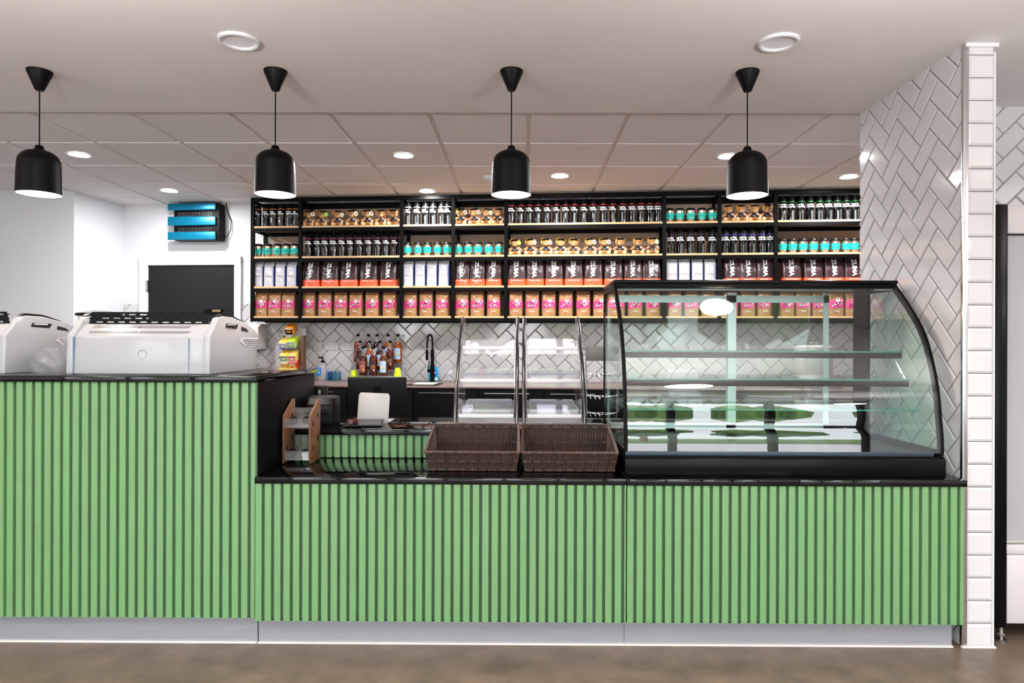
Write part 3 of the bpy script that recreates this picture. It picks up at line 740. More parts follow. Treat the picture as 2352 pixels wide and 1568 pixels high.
place(B['white'], (937, 957, 977, 995, 1015, 1029), 0, .075, 'brightly lit water bottle with white ring on top shelf, %s', 'bottle', 'white-ringed bottles', .15)
place(B['red'], (1175, 1196, 1216, 1236, 1257, 1278, 1299, 1320, 1342, 1363, 1386, 1408, 1431, 1452, 1473, 1493, 1511), 0, .075, 'dark water bottle with red ring on top shelf, %s', 'bottle', 'red-ringed bottles', .3)
place(B['green'], (1797, 1817, 1839, 1860, 1882, 1902, 1923, 1944, 1964), 0, .075, 'dark water bottle with green ring on top shelf, %s', 'bottle', 'green-ringed bottles', .3)
place(B['magenta'], (709, 729, 747, 766, 786, 805, 826, 847, 868, 888, 908), 1, .075, 'dark water bottle with magenta ring on second shelf, %s', 'bottle', 'magenta-ringed bottles', .35)
place(B['black'], (1541, 1562, 1586, 1610, 1636), 1, .075, 'dark water bottle below the top shelf cups, %s', 'bottle', 'dark-ringed bottles', .3)
place(B['violet'], (1666, 1685, 1706, 1727, 1750, 1769), 1, .075, 'dark water bottle with violet ring on second shelf, %s', 'bottle', 'violet-ringed bottles', .3)
cup = [make_cup()]
place(cup, (1538, 1561, 1586, 1612, 1635), 0, .08, 'steel travel cup with teal sleeve on top shelf, %s', 'cup', 'travel cups on the top shelf', .2)
place(cup, (594, 615, 637, 657, 677), 1, .08, 'teal-sleeved travel cup in second shelf far left bay, %s', 'cup', 'travel cups at far left', .2)
place(cup, (936, 960, 982, 1005, 1027), 1, .08, 'teal-sleeved travel cup below the white-ringed bottles, %s', 'cup', 'travel cups below the white-ringed bottles', .2)
place(cup, (1053, 1076, 1098, 1122, 1146), 1, .08, 'teal-sleeved travel cup below a bay of four teddy bears, %s', 'cup', 'travel cups below the four bears', .2)
place(cup, (1797, 1820, 1844, 1868, 1894, 1919, 1944, 1963), 1, .08, 'teal-sleeved travel cup below the green-ringed bottles, %s', 'cup', 'travel cups below the green-ringed bottles', .2)
BE = {}
for s_, (t_, b_) in enumerate((('orange', 0), ('orange', 1), ('orange', 2), ('yellow', 0), ('yellow', 1), ('yellow', 3), ('orange', 3), ('yellow', 2))): BE[(t_, b_)] = make_bear(t_, b_, s_ + 3)
BD = {0: '', 1: ' and red-marked ear badge', 2: ' and green-marked ear badge', 3: ' and green ear badge'}
def bears(row, lst, where, group):
    n = len(lst)
    for i, (px, t_, b_) in enumerate(lst):
        place([BE[(t_, b_)]], (px,), row, .10, '%s' and (pos(i, n).replace('%', '') + ' teddy bear with %s tassel, %s' % (t_, where)) + '%.0s', 'teddy bear', group, .13, .004)
bears(0, ((714, 'orange', 1), (743, 'orange', 3), (777, 'orange', 2), (811, 'orange', 1), (845, 'orange', 1), (878, 'orange', 0), (904, 'orange', 0)), 'beside the orange-ringed bottles', 'bears at top left')
bears(0, ((1060, 'yellow', 1), (1091, 'orange', 1), (1119, 'orange', 2), (1144, 'yellow', 0)), 'beside the white-ringed bottles', 'bears in the fourth bay')
bears(0, ((1672, 'orange', 0), (1699, 'yellow', 0), (1731, 'yellow', 0), (1760, 'yellow', 0)), 'beside the green-ringed bottles', 'bears behind the rightmost lamp')
bears(1, ((1184, 'yellow', 3), (1219, 'yellow', 1), (1254, 'yellow', 1), (1287, 'yellow', 0), (1318, 'yellow', 0), (1355, 'yellow', 1), (1389, 'yellow', 1), (1424, 'yellow', 0), (1464, 'yellow', 0), (1498, 'yellow', 2)), 'below the red-ringed bottles', 'bears on the second shelf')
SI = [make_silver(k) for k in (1, 2, 3)]
place(SI, (595, 620, 646, 672), 2, .06, 'silver white coffee bag on third shelf far left bay, %s', 'coffee bag', 'silver bags at far left')
place(SI, (939, 966, 993, 1020), 2, .06, 'silver white coffee bag above cups-free third bay, %s'.replace('above cups-free third bay', 'below the cups and white-ringed bottles'), 'coffee bag', 'silver bags in the third bay')
place(SI, (1543, 1571, 1601, 1630), 2, .06, 'silver white coffee bag just above the display case, %s', 'coffee bag', 'silver bags above the display case')
CH = [make_chocolate(k) for k in (1, 5, 8, 12)]
place(CH, (716, 759, 803, 848, 894), 2, .07, 'brown and orange pouch below the magenta-ringed bottles, %s', 'pouch', 'pouches in the second bay', .05, .004)
place(CH, (1062, 1097, 1135), 2, .07, 'brown and orange pouch below the bay of five cups, %s', 'pouch', 'pouches in the fourth bay', .05, .004, .88)
place(CH, (1187, 1229, 1273, 1318, 1363, 1409, 1454, 1496), 2, .07, 'brown and orange pouch below ten teddy bears, %s', 'pouch', 'pouches in the fifth bay', .05, .004)
place(CH, (1681, 1718, 1757), 2, .07, 'brown and orange pouch below the violet-ringed bottles, %s', 'pouch', 'pouches in the seventh bay', .05, .004, .92)
place(CH, (1817, 1867, 1915, 1961), 2, .07, 'brown and orange pouch beside the tiled partition, %s', 'pouch', 'pouches in the eighth bay', .05, .004)
CF = [make_coffee(k) for k in (2, 4, 9, 13)]
for lst, where, g in (((602, 633, 664), 'bottom shelf far left bay', 'kraft bags at far left'), ((711, 748, 784, 819, 856, 896), 'bottom shelf second bay', 'kraft bags in the second bay'),
                      ((944, 980, 1017), 'bottom shelf third bay', 'kraft bags in the third bay'), ((1062, 1097, 1135), 'bottom shelf fourth bay', 'kraft bags in the fourth bay'),
                      ((1185, 1223, 1261, 1300, 1340, 1379, 1419, 1459, 1500), 'bottom shelf widest bay', 'kraft bags in the widest bay'),
                      ((1549, 1588, 1627), 'bottom shelf, left through the display case', 'kraft bags behind the case at left'), ((1677, 1717, 1756), 'bottom shelf, mid display case', 'kraft bags behind the case middle'),
                      ((1806, 1844, 1881, 1919, 1957), 'bottom shelf, right through the display case', 'kraft bags behind the case at right')):
    place(CF, lst, 3, .07, 'pink-labelled kraft coffee bag on ' + where + ', %s', 'coffee bag', g, .06, .006)

# ------------------------------------------------------------------ things on the back wall and back counter
CZ = .98
def wallmx(px, py, off=0): q = shelfpt(px, py, WALL - off); return q
# fly killer
q0 = shelfpt(402, 472, WALL - .1); q1 = shelfpt(520, 556, WALL - .1)
cx_ = (q0.x + q1.x) / 2; W_ = (q1.x - q0.x) / 2; H_ = (q0.z - q1.z) / 2; qc = shelfpt(461, 514, WALL)
fk = empty('fly_killer', (qc.x, qc.y, qc.z), -TH); tag(fk, 'blue and black electric fly killer on the back wall', 'fly killer')
MB().box(-W_ + .045, W_, -.11, -.001, -H_, H_, bev=.02).build('housing', 'blackplastic', fk)
for z0, z1 in ((.112, H_ - .002), (-.039, .052), (-H_ + .004, -.099)):
    MB().box(-W_, W_ - .035, -.135, -.112, z0, z1, bev=.009, seg=3).build('blue_panel', 'blue', fk)
mb = MB()
for zc in (.078, -.073):
    for k in range(15): x = -W_ + .10 + k * .024; mb.box(x, x + .003, -.1125, -.1105, zc - .02, zc + .02)
    for dz_ in (-.018, .004): mb.box(-W_ + .09, W_ - .11, -.1127, -.1107, zc + dz_, zc + dz_ + .003)
mb.build('wire_grid', 'chrome', fk, smooth=0)
a = shelfpt(519, 466, WALL - .01); b2 = shelfpt(533, 512, WALL - .01); c2 = shelfpt(517, 544, WALL - .04)
tag(MB().tube([a, shelfpt(523, 488, WALL - .012), shelfpt(531, 508, WALL - .012), shelfpt(530, 528, WALL - .02), shelfpt(523, 542, WALL - .03), c2], .004, 6).build('power_cable', 'blackplastic'), 'thin black cable looping from the fly killer to the ceiling', 'cable')
# sockets
def socket(px0, px1, py0, py1, lab, gangs):
    a = shelfpt(px0, py0, WALL - .012); b = shelfpt(px1, py1, WALL - .012); e = empty('wall_socket', ((a.x + b.x) / 2, (a.y + b.y) / 2, (a.z + b.z) / 2), -TH); tag(e, lab, 'socket')
    hw, hh = (b.x - a.x) / 2, (a.z - b.z) / 2
    MB().box(-hw, hw, -.006, .001, -hh, hh, bev=.003).build('plate', 'white', e)
    mb = MB()
    if gangs:
        for g in (-hw * .38, hw * .38):
            for x, z, w2, h2 in ((0, .012, .003, .004), (-.011, -.012, .0035, .002), (.011, -.012, .0035, .002)): mb.box(g + x - w2, g + x + w2, -.0068, -.006, z - h2, z + h2)
    else: mb.box(-.003, .003, -.0068, -.006, -hh + .014, -hh + .02); mb.box(-hw + .008, -hw + .012, -.0068, -.006, -.002, .002); mb.box(hw - .012, hw - .008, -.0068, -.006, -.002, .002)
    mb.build('pin_holes', 'blackplastic', e, smooth=0)
    if gangs: MB().box(-hw + .006, -hw + .018, -.009, -.0062, .012, .026, bev=.001).build('rocker', 'white', e); MB().box(hw - .018, hw - .006, -.009, -.0062, .012, .026, bev=.001).build('rocker', 'white', e)
socket(721, 739, 786, 804, 'square white single wall plate right of the tea rack', 0)
socket(747, 778, 786, 804, 'white double socket above the soap pump bottle', 2)
socket(784, 815, 786, 804, 'white double socket beside the syrup bottles', 2)
socket(1557, 1576, 792, 811, 'square white wall plate seen through the display case', 0)
socket(1583, 1612, 792, 811, 'white double socket seen through the display case', 2)
socket(1722, 1740, 792, 811, 'white wall plate seen behind the case sliding door', 0)
# paper towel dispenser
q = shelfpt(588, 774, WALL - .013); e = empty('towel_dispenser', (q.x, q.y, q.z), -TH); tag(e, 'white wall towel dispenser just right of the espresso machine', 'dispenser')
mb = MB(); mb.prism([(-.22, -.06), (-.19, .10), (-.10, .13), (0, .13), (0, -.12), (-.2, -.12)], -.12, .12, 'X', bev=.012); mb.build('cover', 'white', e)
mb = MB(); mb.box(-.10, .10, -.18, -.02, -.128, -.12); mb.build('towel_slot', 'greyink', e, smooth=0)

# tea rack
def cpt(px, off, z=CZ): q = shelfpt(px, 850, WALL - off); return (q.x, q.y, z + .0006)
tr = empty('tea_rack', cpt(672, .2), -TH); tag(tr, 'tall wooden rack holding tea boxes beside the bar end', 'rack')
MB().box(.085, .115, -.02, .05, 0, .43, bev=.003).build('post', 'walnut', tr)
MB().box(-.115, -.098, .03, .05, 0, .43, bev=.003).build('post', 'walnut', tr)
MB().box(-.13, .11, .053, .068, .2, .50, bev=.003).build('back_board', 'wallgrey', tr)
MB().box(-.12, .12, -.14, .052, 0, .012).build('base', 'walnut', tr)
for z in (.05, .19, .33):
    mb = MB(); mb.box(-.12, .083, -.11, -.106, z - .02, z + .03); mb.box(-.12, .083, -.106, .05, z - .022, z - .018); mb.build('tray', 'acrylic', tr, smooth=0)
tc = [((40, 90, 180), (245, 215, 90)), ((60, 130, 40), (190, 220, 50)), ((40, 110, 50), (250, 220, 100)), ((190, 40, 40), (250, 215, 110)), ((30, 22, 18), (236, 150, 40)), ((235, 150, 50), (245, 220, 120)), ((240, 205, 90), (220, 60, 30))]
tp = [(649, 793, .165, 'blue and yellow tea box on the upper tray, at its left'), (668, 790, .165, 'green tea box on the upper tray, at its right'), (651, 822, .165, 'green and yellow tea box on the middle tray'),
      (670, 822, .165, 'red and yellow tea box on the middle tray'), (663, 760, .12, 'black and orange tea box topmost on the rack'), (653, 840, .165, 'orange tea box just above the bar worktop edge'), (671, 841, .165, 'yellow tea box just above the bar worktop edge')]
for k, (px, py, off, lab) in enumerate(tp):
    q = shelfpt(px, py, WALL - .27); e = empty('tea_box', (q.x, q.y, q.z), -TH); tag(e, lab, 'tea box', 'tea boxes in the wooden rack')
    X = R(.42, 'X'); mt = mat('tea_front_%d' % k, tc[k][0], .4); mt2 = mat('tea_top_%d' % k, tc[k][1], .4)
    mb = MB(); mb.box(-.036, .036, 0, .12, -.04, .03, bev=.001, Mx=X)
    bo = mb.build('carton', mt2, e)
    MB().box(-.035, .035, -.0012, 0, -.038, .016, Mx=X).build('front_label', mt, bo, smooth=0)
    mb = MB(); mb.box(-.028, .028, -.0022, -.0012, .014, .026, Mx=X); mb.box(-.02, .02, -.0022, -.0012, -.014, -.002, Mx=X, mi=1); mb.build('label_print', ['marks', mt2], bo, smooth=0)

# soap and small bottles
e = empty('soap_pump_bottle', cpt(741, .14), -TH); tag(e, 'large soap pump bottle with blue label and black pump', 'bottle')
MB().lathe([(0, 0), (.042, 0), (.045, .01), (.045, .10), (.04, .13), (.02, .158), (.016, .17)], 24).build('bottle_body', 'milky', e)
MB().box(-.044, .004, -.0475, -.044, .045, .125).build('label', mat('soap_blue', (20, 120, 190), .4), e, smooth=0)
mb = MB(); text(mb, 'pro', .016, lambda x, y: Vector((-.02 + x, -.0482, .105 + y))); disc(mb, lambda x, z: -.047, -.018, .078, .006, .006); mb.build('label_print', 'marks', e, smooth=0)
mb = MB(); mb.lathe([(.017, .17), (.018, .19), (.006, .192), (.006, .215), (0, .216)], 16); mb.box(-.045, .008, -.007, .007, .212, .226, bev=.003); mb.build('pump', 'blackplastic', e)
for k, (px, c, lab) in enumerate(((752, (30, 150, 180), 'pale teal gel bottle nearest the soap pump'), (760, (24, 60, 150), 'dark blue gel bottle, second from the soap pump'), (769, (30, 140, 170), 'teal gel bottle, third from the soap pump'), (779, (60, 150, 185), 'teal gel bottle furthest from the soap pump'))):
    e = empty('gel_bottle', cpt(px, .12), -TH); tag(e, lab, 'bottle', 'small gel bottles')
    MB().lathe([(0, 0), (.016, 0), (.0175, .004), (.0175, .072), (.012, .084), (.009, .088)], 16).build('bottle_body', mat('gel_%d' % k, c, .12, trans=.5), e)
    MB().lathe([(.010, .086), (.010, .107), (0, .108)], 12).build('cap', 'milky', e)
# syrup bottles on stepped stand
st = empty('bottle_stand', cpt(867, .2), -TH); tag(st, 'clear stepped acrylic stand under the syrup bottles', 'stand')
steps = ((.305, .058, -.23, .115), (.205, .112, -.24, .20), (.105, .175, -.25, .235))
for off, hh, a_, b_ in steps:
    mb = MB(); mb.box(-.23, .235, -(off - .2) - .045, -(off - .2) + .045, hh - .005, hh, bev=.001); mb.box(-.23, -.225, -(off - .2) - .045, -(off - .2) + .045, 0, hh - .005); mb.box(.23, .235, -(off - .2) - .045, -(off - .2) + .045, 0, hh - .005)
    mb.build('step', 'acrylic', st, smooth=0)
def syrup(px, off, z, liquid, label, lab):
    q = shelfpt(px, 850, WALL - off); e = empty('syrup_bottle', (q.x, q.y, CZ + z + .0006), -TH); tag(e, lab, 'bottle', 'syrup bottles on the stepped stand')
    MB().lathe([(0, 0), (.036, 0), (.038, .004), (.038, .15), (.034, .172), (.022, .198)], 24).build('syrup', mat('syrup_' + lab[:12], tuple(int(v * .72) for v in liquid), .14, spec=.35), e)
    MB().lathe([(.0225, .197), (.016, .215), (.0135, .235), (.0135, .25)], 16, cap=False).build('neck', 'acrylic', e)
    MB().lathe([(.0145, .248), (.0145, .272), (0, .273)], 16).build('cap', 'blackplastic', e)
    rr = .0388; f = lambda x, z: -rr * math.cos(x / rr)
    mb = MB(); vs, fs = [], []
    for i in range(9):
        a = -.85 + 1.7 * i / 8; vs += [(rr * math.sin(a), -rr * math.cos(a), .03), (rr * math.sin(a), -rr * math.cos(a), .136)]
    for i in range(8): fs.append((2 * i, 2 * i + 2, 2 * i + 3, 2 * i + 1))
    mb.mesh(vs, fs); lb = mb.build('label', {'blue': mat('label_blue', (172, 200, 232), .5), 'brown': mat('label_brown', (120, 66, 56), .5), 'dark': mat('label_dark', (44, 22, 20), .5)}[label], e)
    g = lambda x, y: Vector(((rr + .0008) * math.sin(x / rr), -(rr + .0008) * math.cos(x / rr), y))
    mb = MB()
    if label == 'blue':
        n = 10
        for cx2, cz2, r2, mi in ((-.004, .08, .017, 0), (.012, .068, .01, 1)): mb.mesh([g(cx2 + r2 * math.cos(2 * PI * k / n), cz2 + r2 * 1.1 * math.sin(2 * PI * k / n)) + Vector((0, -.0004 * mi, 0)) for k in range(n)], [tuple(range(n))], mi=mi)
        mb.build('label_picture', [mat('picture_cream', (240, 205, 150), .5), mat('picture_green', (120, 190, 80), .5)], lb, smooth=0)
    else:
        text(mb, 'Salted', .017, lambda x, y: g(x, .084 + y + x * .2), shear=.3, bold=.0004); text(mb, 'Caramel', .013, lambda x, y: g(x, .066 + y + x * .2), shear=.3, bold=.0003)
        n = 10; mb.mesh([g(.014 + .009 * math.cos(2 * PI * k / n), .052 + .009 * math.sin(2 * PI * k / n)) for k in range(n)], [tuple(range(n))])
        mb.build('label_lettering', mat('label_peach', (240, 150, 110), .5), lb, smooth=0)
    return e
amb, dk, lt = (150, 62, 22), (58, 18, 14), (196, 98, 24)
for k, (px, off, z, li, la, lab) in enumerate(((822, .105, .175, amb, 'brown', 'back row amber syrup bottle, leftmost'), (846, .105, .175, (110, 26, 20), 'blue', 'back row red-brown syrup bottle, second from left'), (866, .105, .175, dk, 'blue', 'back row very dark syrup bottle in the middle'),
        (891, .105, .175, lt, 'blue', 'back row golden syrup bottle, second from right'), (914, .105, .175, (190, 84, 22), 'blue', 'back row orange syrup bottle, rightmost with blue label'),
        (827, .205, .112, dk, 'dark', 'middle row dark syrup bottle, leftmost'), (849, .205, .112, lt, 'blue', 'middle row golden syrup bottle with blue label'), (873, .205, .112, dk, 'blue', 'middle row dark syrup bottle with blue label'), (896, .205, .112, (100, 30, 16), 'dark', 'middle row red-brown syrup bottle, rightmost'),
        (834, .305, .058, (86, 36, 22), 'brown', 'front row syrup bottle with pinkish brown label'), (858, .305, .058, (98, 34, 16), 'dark', 'front row syrup bottle with black label, in the middle'), (881, .305, .058, (110, 58, 26), 'blue', 'front row syrup bottle with pale blue label'))):
    syrup(px, off, z, li, la, lab)
def stack(px, off, n, lab):
    e = empty('cup_stack', cpt(px, off), -TH); tag(e, lab, 'cups', 'lime cups around the syrup stand')
    for k in range(n): MB().lathe([(.036, .012 * k + 0), (.036, .012 * k + .004), (.024, .012 * k + .082), (0, .012 * k + .083)], 20).build('cup', 'lime2', e)
for px, n, lab in ((813, 3, 'upturned lime green cup stack left of the syrup bottles'), (905, 5, 'taller upturned lime green cup stack, rightmost beside the syrup bottles')): stack(px + (8 if n == 5 else 0), .3, n, lab)
for k, px in enumerate((834, 855, 873, 893)):
    e = empty('cup', cpt(px, .36 if False else .30), -TH); tag(e, 'low upturned lime cup under the front step, %s' % pos(k, 4), 'cup', 'lime cups under the step')
    MB().lathe([(.033, 0), (.033, .004), (.026, .048), (0, .049)], 20).build('cup_body', 'lime2', e)
# tap, refill pack, sink cover
tp_ = cpt(993, .17); e = empty('kitchen_tap', tp_, -TH); tag(e, 'tall matt black spring tap with arched spout', 'tap')
MB().lathe([(.024, 0), (.024, .006), (.0205, .01), (.0205, .155), (.016, .16), (.0155, .30), (0, .30)], 20).build('column', 'blackmetal', e)
pts = [(0, 0, .295), (0, 0, .37)] + [(-.024 * (1 - math.cos(a)), 0, .38 + .062 * math.sin(a)) for a in [PI * k / 10 for k in range(11)]] + [(-.052, 0, .31)]
MB().tube(pts, .0085, 10).build('spout', 'blackmetal', e)
MB().lathe([(.012, .20), (.013, .215), (.013, .29), (.010, .30)], 14, Mx=T(-.052, 0, .0)).build('spray_head', 'blackmetal', e)
mb = MB(); mb.lathe([(.0, 0), (.016, 0), (.016, .045), (0, .045)], 14, Mx=T(0, 0, .1) @ R(-PI / 2, 'Y')); mb.tube([(-.035, 0, .1), (-.032, 0, .19)], .004, 6); mb.build('lever', 'blackmetal', e)
mb = MB(); mb.box(-.045, 0, -.003, .003, .272, .276); mb.build('holder_clip', 'blackmetal', e, smooth=0)
e = empty('refill_pack', cpt(995.5, .09), -TH); tag(e, 'bright blue soap refill pack behind the black tap', 'refill pack')
mb, fr = pouch(.098, .135, .04, [(0, 1, 1), (.5, .97, .8), (.9, .92, .2), (1, .92, .1)], 3, .001); mb.build('pack_body', mat('refill_blue', (20, 160, 205), .35), e, smooth=60)
mb = MB(); disc(mb, fr, .018, .075, .02, .032, 0); disc(mb, fr, .018, .08, .009, .009, 1, .003); decal(mb, fr, [(.0, .01), (.046, .01), (.046, .03), (.0, .03)], 3, 1, 1); mb.build('label', [mat('label_deep_blue', (20, 80, 170), .4), 'marks'], e, smooth=0)
q = onz(979, 882, CZ + .004); e = empty('sink_cover', (q.x, q.y, CZ + .0004), -TH); tag(e, 'white board lying over the dark sink below the tap', 'board')
MB().box(-.15, .12, -.13, .15, 0, .004).build('rim', 'blackmetal', e, smooth=0); MB().box(-.10, .085, -.10, .11, .0045, .012, bev=.002).build('board', 'white', e)
# pot and hot plate behind the case
q = onz(1893, 893, CZ); e = empty('hot_plate', (q.x, q.y + .2, CZ + .0006), -TH); tag(e, 'steel countertop hob under the stock pot', 'hob')
MB().box(-.17, .17, -.18, .17, 0, .058, bev=.004).build('housing', 'steel', e); MB().box(-.12, -.06, -.183, -.18, .014, .03).build('badge', 'pale', e, smooth=0); MB().lathe([(0, 0), (.012, 0), (.012, .014), (0, .014)], 12, Mx=T(.12, -.18, .028) @ R(PI / 2, 'X')).build('knob', 'blackplastic', e)
e2 = empty('stock_pot', (q.x, q.y + .2, CZ + .06), -TH); tag(e2, 'large steel stock pot with lid seen through the display case', 'pot')
MB().lathe([(0, 0), (.145, 0), (.15, .008), (.15, .27), (.154, .275)], 40).build('pot_body', 'potsteel', e2)
MB().lathe([(.156, .274), (.156, .282), (.10, .296), (0, .300)], 40).build('lid', 'potsteel', e2)
MB().tube([(-.03, 0, .297), (-.03, 0, .32), (.03, 0, .32), (.03, 0, .297)], .006, 8).build('lid_handle', 'steel', e2)
for s in (-1, 1): MB().tube([(s * .148, -.05, .235), (s * .19, -.04, .245), (s * .19, .04, .245), (s * .148, .05, .235)], .006, 8).build('side_handle', 'steel', e2)

# ------------------------------------------------------------------ espresso machines
def espresso():
    o = empty('espresso_machine'); x0, x1 = 0.0, .66; e = .03
    prof = [(0, 0), (.008, .172), (.075, .232), (.30, .236), (.50, .18), (.52, .12), (.52, 0)]
    MB().prism(prof, x0 + e, x1 - e, 'X', bev=.005).build('back_cover', 'whitegloss', o)
    wing = [(-.006, 0), (.000, .176), (.04, .212), (.085, .262), (.13, .272), (.24, .270), (.40, .246), (.53, .205), (.565, .165), (.57, .12), (.54, .10), (.53, 0)]
    for s, (a, b) in ((-1, (x0, x0 + e)), (1, (x1 - e, x1))): 
        wg = MB().prism(wing, a, b, 'X', bev=.004).build('side_wing', 'whitegloss', o)
        xf = a - .002 if s < 0 else b - .001
        mb = MB()
        mb.prism([(.33, .150), (.345, .168), (.55, .170), (.555, .128), (.46, .120), (.38, .126)], xf, xf + .003, 'X')
        mb.build('louvre_panel', 'wallgrey', wg, smooth=0)
        mb = MB()
        for k in range(4): mb.box(xf - .001, xf + .0045, .345 + .014 * k, .553, .158 - k * .0095, .162 - k * .0095)
        mb.build('louvre', 'chrome', wg, smooth=0)
        mb = MB(); mb.prism([(.155, .218), (.165, .238), (.30, .236), (.28, .214)], xf, xf + .003, 'X'); mb.prism([(.335, .208), (.34, .226), (.40, .216), (.425, .200)], xf, xf + .003, 'X')
        mb.build('grip_recess', 'darkgrey', wg, smooth=0)
        MB().tube([(xf + .004, .17, .230), (xf + .004, .26, .230)], .005, 8).build('grip', 'steel', wg)
        MB().prism([(.10, .2715), (.13, .282), (.24, .279), (.38, .252), (.24, .2705), (.13, .2725)], a + .004, b - .004, 'X').build('black_trim', 'blackplastic', wg)
    # vents on the sloping strip
    n = Vector((0, -.060, .067)).normalized(); sl = Vector((0, .067, .060)).normalized()
    mb = MB()
    for j, t in enumerate((.030, .066)):
        base = Vector((0, .008, .172)) + sl * t + n * .0004
        for k in range(26):
            x = .085 + j * .003 + k * .0087; p_ = base + Vector((x, 0, 0))
            mb.mesh([p_ - sl * .0085, p_ + Vector((.0038, 0, 0)) - sl * .0085, p_ + Vector((.0038, 0, 0)) + sl * .0085, p_ + sl * .0085], [(0, 1, 2, 3)])
        for k in range(27):
            x = .318 + .012 * j * -1 + k * .0087; p_ = base + Vector((x, 0, 0)); sk = Vector((.009, 0, 0))
            mb.mesh([p_ - sl * .0085 - sk * .5, p_ + Vector((.0036, 0, 0)) - sl * .0085 - sk * .5, p_ + Vector((.0036, 0, 0)) + sl * .0085 + sk * .5, p_ + sl * .0085 + sk * .5], [(0, 1, 2, 3)])
    mb.build('vents', 'blackplastic', o, smooth=0)
    # black cup rail with pill slots
    mb = MB(); z0, z1, yy = .232, .288, .085
    rail_x = [x0 + .048, x1 - .052]; rowsz = [(.240, 0), (.258, .03), (.276, .0)]
    zs = [z0, .238, .243, .256, .261, .273, .278, z1]
    for i in range(0, 7):
        za, zb = zs[i], zs[i + 1]
        if i % 2 == 0: mb.box(rail_x[0] + (z0 - za) * -.25, rail_x[1] - (z0 - za) * -.25, yy, yy + .004, za, zb)
        else:
            x = rail_x[0]; j = (i // 2) % 2
            first = rail_x[0] + .03 + .03 * j; mb.box(rail_x[0], first, yy, yy + .004, za, zb); x = first
            while x < rail_x[1] - .05:
                x2 = x + .034; nx_ = min(x2 + .018, rail_x[1]); mb.box(x2, nx_, yy, yy + .004, za, zb); x = nx_
            mb.box(x, rail_x[1], yy, yy + .004, za, zb)
    mb.build('cup_rail', 'blackplastic', o, smooth=0)
    MB().box(rail_x[0], rail_x[1], yy + .005, .40, .237, .242).build('cup_tray', 'steel', o, smooth=0)
    MB().box(x0 + .08, x1 - .10, .01, .03, 0, .004).build('foot_strip', 'greyink', o, smooth=0)
    for x in (.005, x1 - .035):
        for y in (.02, .48): pass
    mb = MB(); mb.box(x0 + .029, x0 + .031, -.003, .02, .004, .17); mb.box(x1 - .10, x1 - .098, -.0025, .01, .004, .165); mb.build('seam', mat('seam_blue', (120, 140, 170), .4), o, smooth=0)
    mb = MB(); ring = []
    mb.lathe([(.018, 0), (.0195, .0015), (.021, 0)], 28, Mx=T(.345, .003, .09) @ R(PI / 2, 'X'), cap=False); mb.build('emblem', 'whitegloss', o)
    return freeze(o)
em = espresso(); q = onz(152, 859, ZH); em.location = (at(153, 859, 3.05).x, 3.05, ZH + .0006)
tag(em, 'white espresso machine seen from behind, whole, beside the till', 'espresso machine', 'espresso machines on the bar')
e2 = copy_tree(em); e2.location = (em.location.x - .94, 3.05, ZH + .0006); tag(e2, 'white espresso machine cut off by the left edge of the photo', 'espresso machine', 'espresso machines on the bar')
# grinder with clear hopper
g = empty('coffee_grinder', (-2.36, 3.71, ZH + .0006)); tag(g, 'coffee grinder with clear hopper and dark-rimmed lid between the machines', 'grinder')
MB().box(-.08, .08, -.07, .09, 0, .12, bev=.012).build('housing', 'white', g)
MB().lathe([(.05, .12), (.095, .17), (.1, .29)], 32, cap=False).build('hopper', 'bag', g)
mb = MB(); mb.lathe([(.112, .29), (.114, .295), (.112, .303), (.104, .305)], 32, cap=False); l_ = mb.build('lid_rim', 'blackplastic', g)
MB().lathe([(.108, .302), (.06, .318), (0, .322)], 32).build('lid', 'milky', g)
# crumpled clear bag between machines
mb, fr = pouch(.17, .12, .07, [(0, .9, .6), (.3, 1, 1), (.6, .8, .9), (.9, .5, .5), (1, .2, .2)], 21, .012)
o = mb.build('plastic_bag', 'bag'); o.location = (at(112, 850, 3.12).x, 3.12, ZH + .0006); tag(o, 'crumpled clear plastic bag in the gap between the espresso machines', 'bag')

# ------------------------------------------------------------------ till, tablet, printer, wooden holder
tl = empty('till_stand', (at(861, 965, 3.72).x, 3.72, ZW + .0006)); tag(tl, 'point of sale terminal with dark screen back and pale stand', 'till')
# pale folded stand
a, b_ = at(822, 967, 3.66), at(895, 967, 3.66); c_, d_ = at(830, 901, 3.72), at(899, 901, 3.72)
lx = tl.location
hw = .086
mb = MB(); mb.prism([(-hw, 0), (hw, 0), (hw, .15), (hw - .01, .165), (-hw + .01, .165), (-hw, .15)], 0, .006, 'Y', bev=.002, Mx=T(0, -.06, .002) @ R(-.10, 'X') @ R(.04, 'Y')); mb.build('stand_front', 'pale', tl)
mb = MB(); mb.box(-hw, hw, -.06, .12, 0, .006, bev=.002); mb.build('stand_foot', 'pale', tl)
XM = T(.010, .02, .165) @ R(.16) @ R(.42, 'X')
sc = MB().box(-.160, .160, -.012, .004, -.068, .098, bev=.006).build('tablet_back', 'darkgrey', tl); sc.matrix_local = XM
o_ = MB().box(-.157, .157, .0042, .006, -.064, .094, bev=.0005).build('screen', 'screen', sc)
mb = MB()
for s_, t_ in ((.020, .014),):
    ring = [(-.02, -.002), (-.02, .034), (.02, .034), (.02, -.002)]
    mb.box(-.019, .019, -.0128, -.0121, .034, .039, bev=.0003); mb.box(-.019, .019, -.0128, -.0121, .003, .008, bev=.0003); mb.box(-.020, -.015, -.0128, -.0121, .004, .038, bev=.0003); mb.box(.015, .020, -.0128, -.0121, .004, .038, bev=.0003); mb.box(-.006, .006, -.0128, -.0121, .015, .027, bev=.0003)
mb.build('emblem', 'blackgloss', sc, smooth=0)
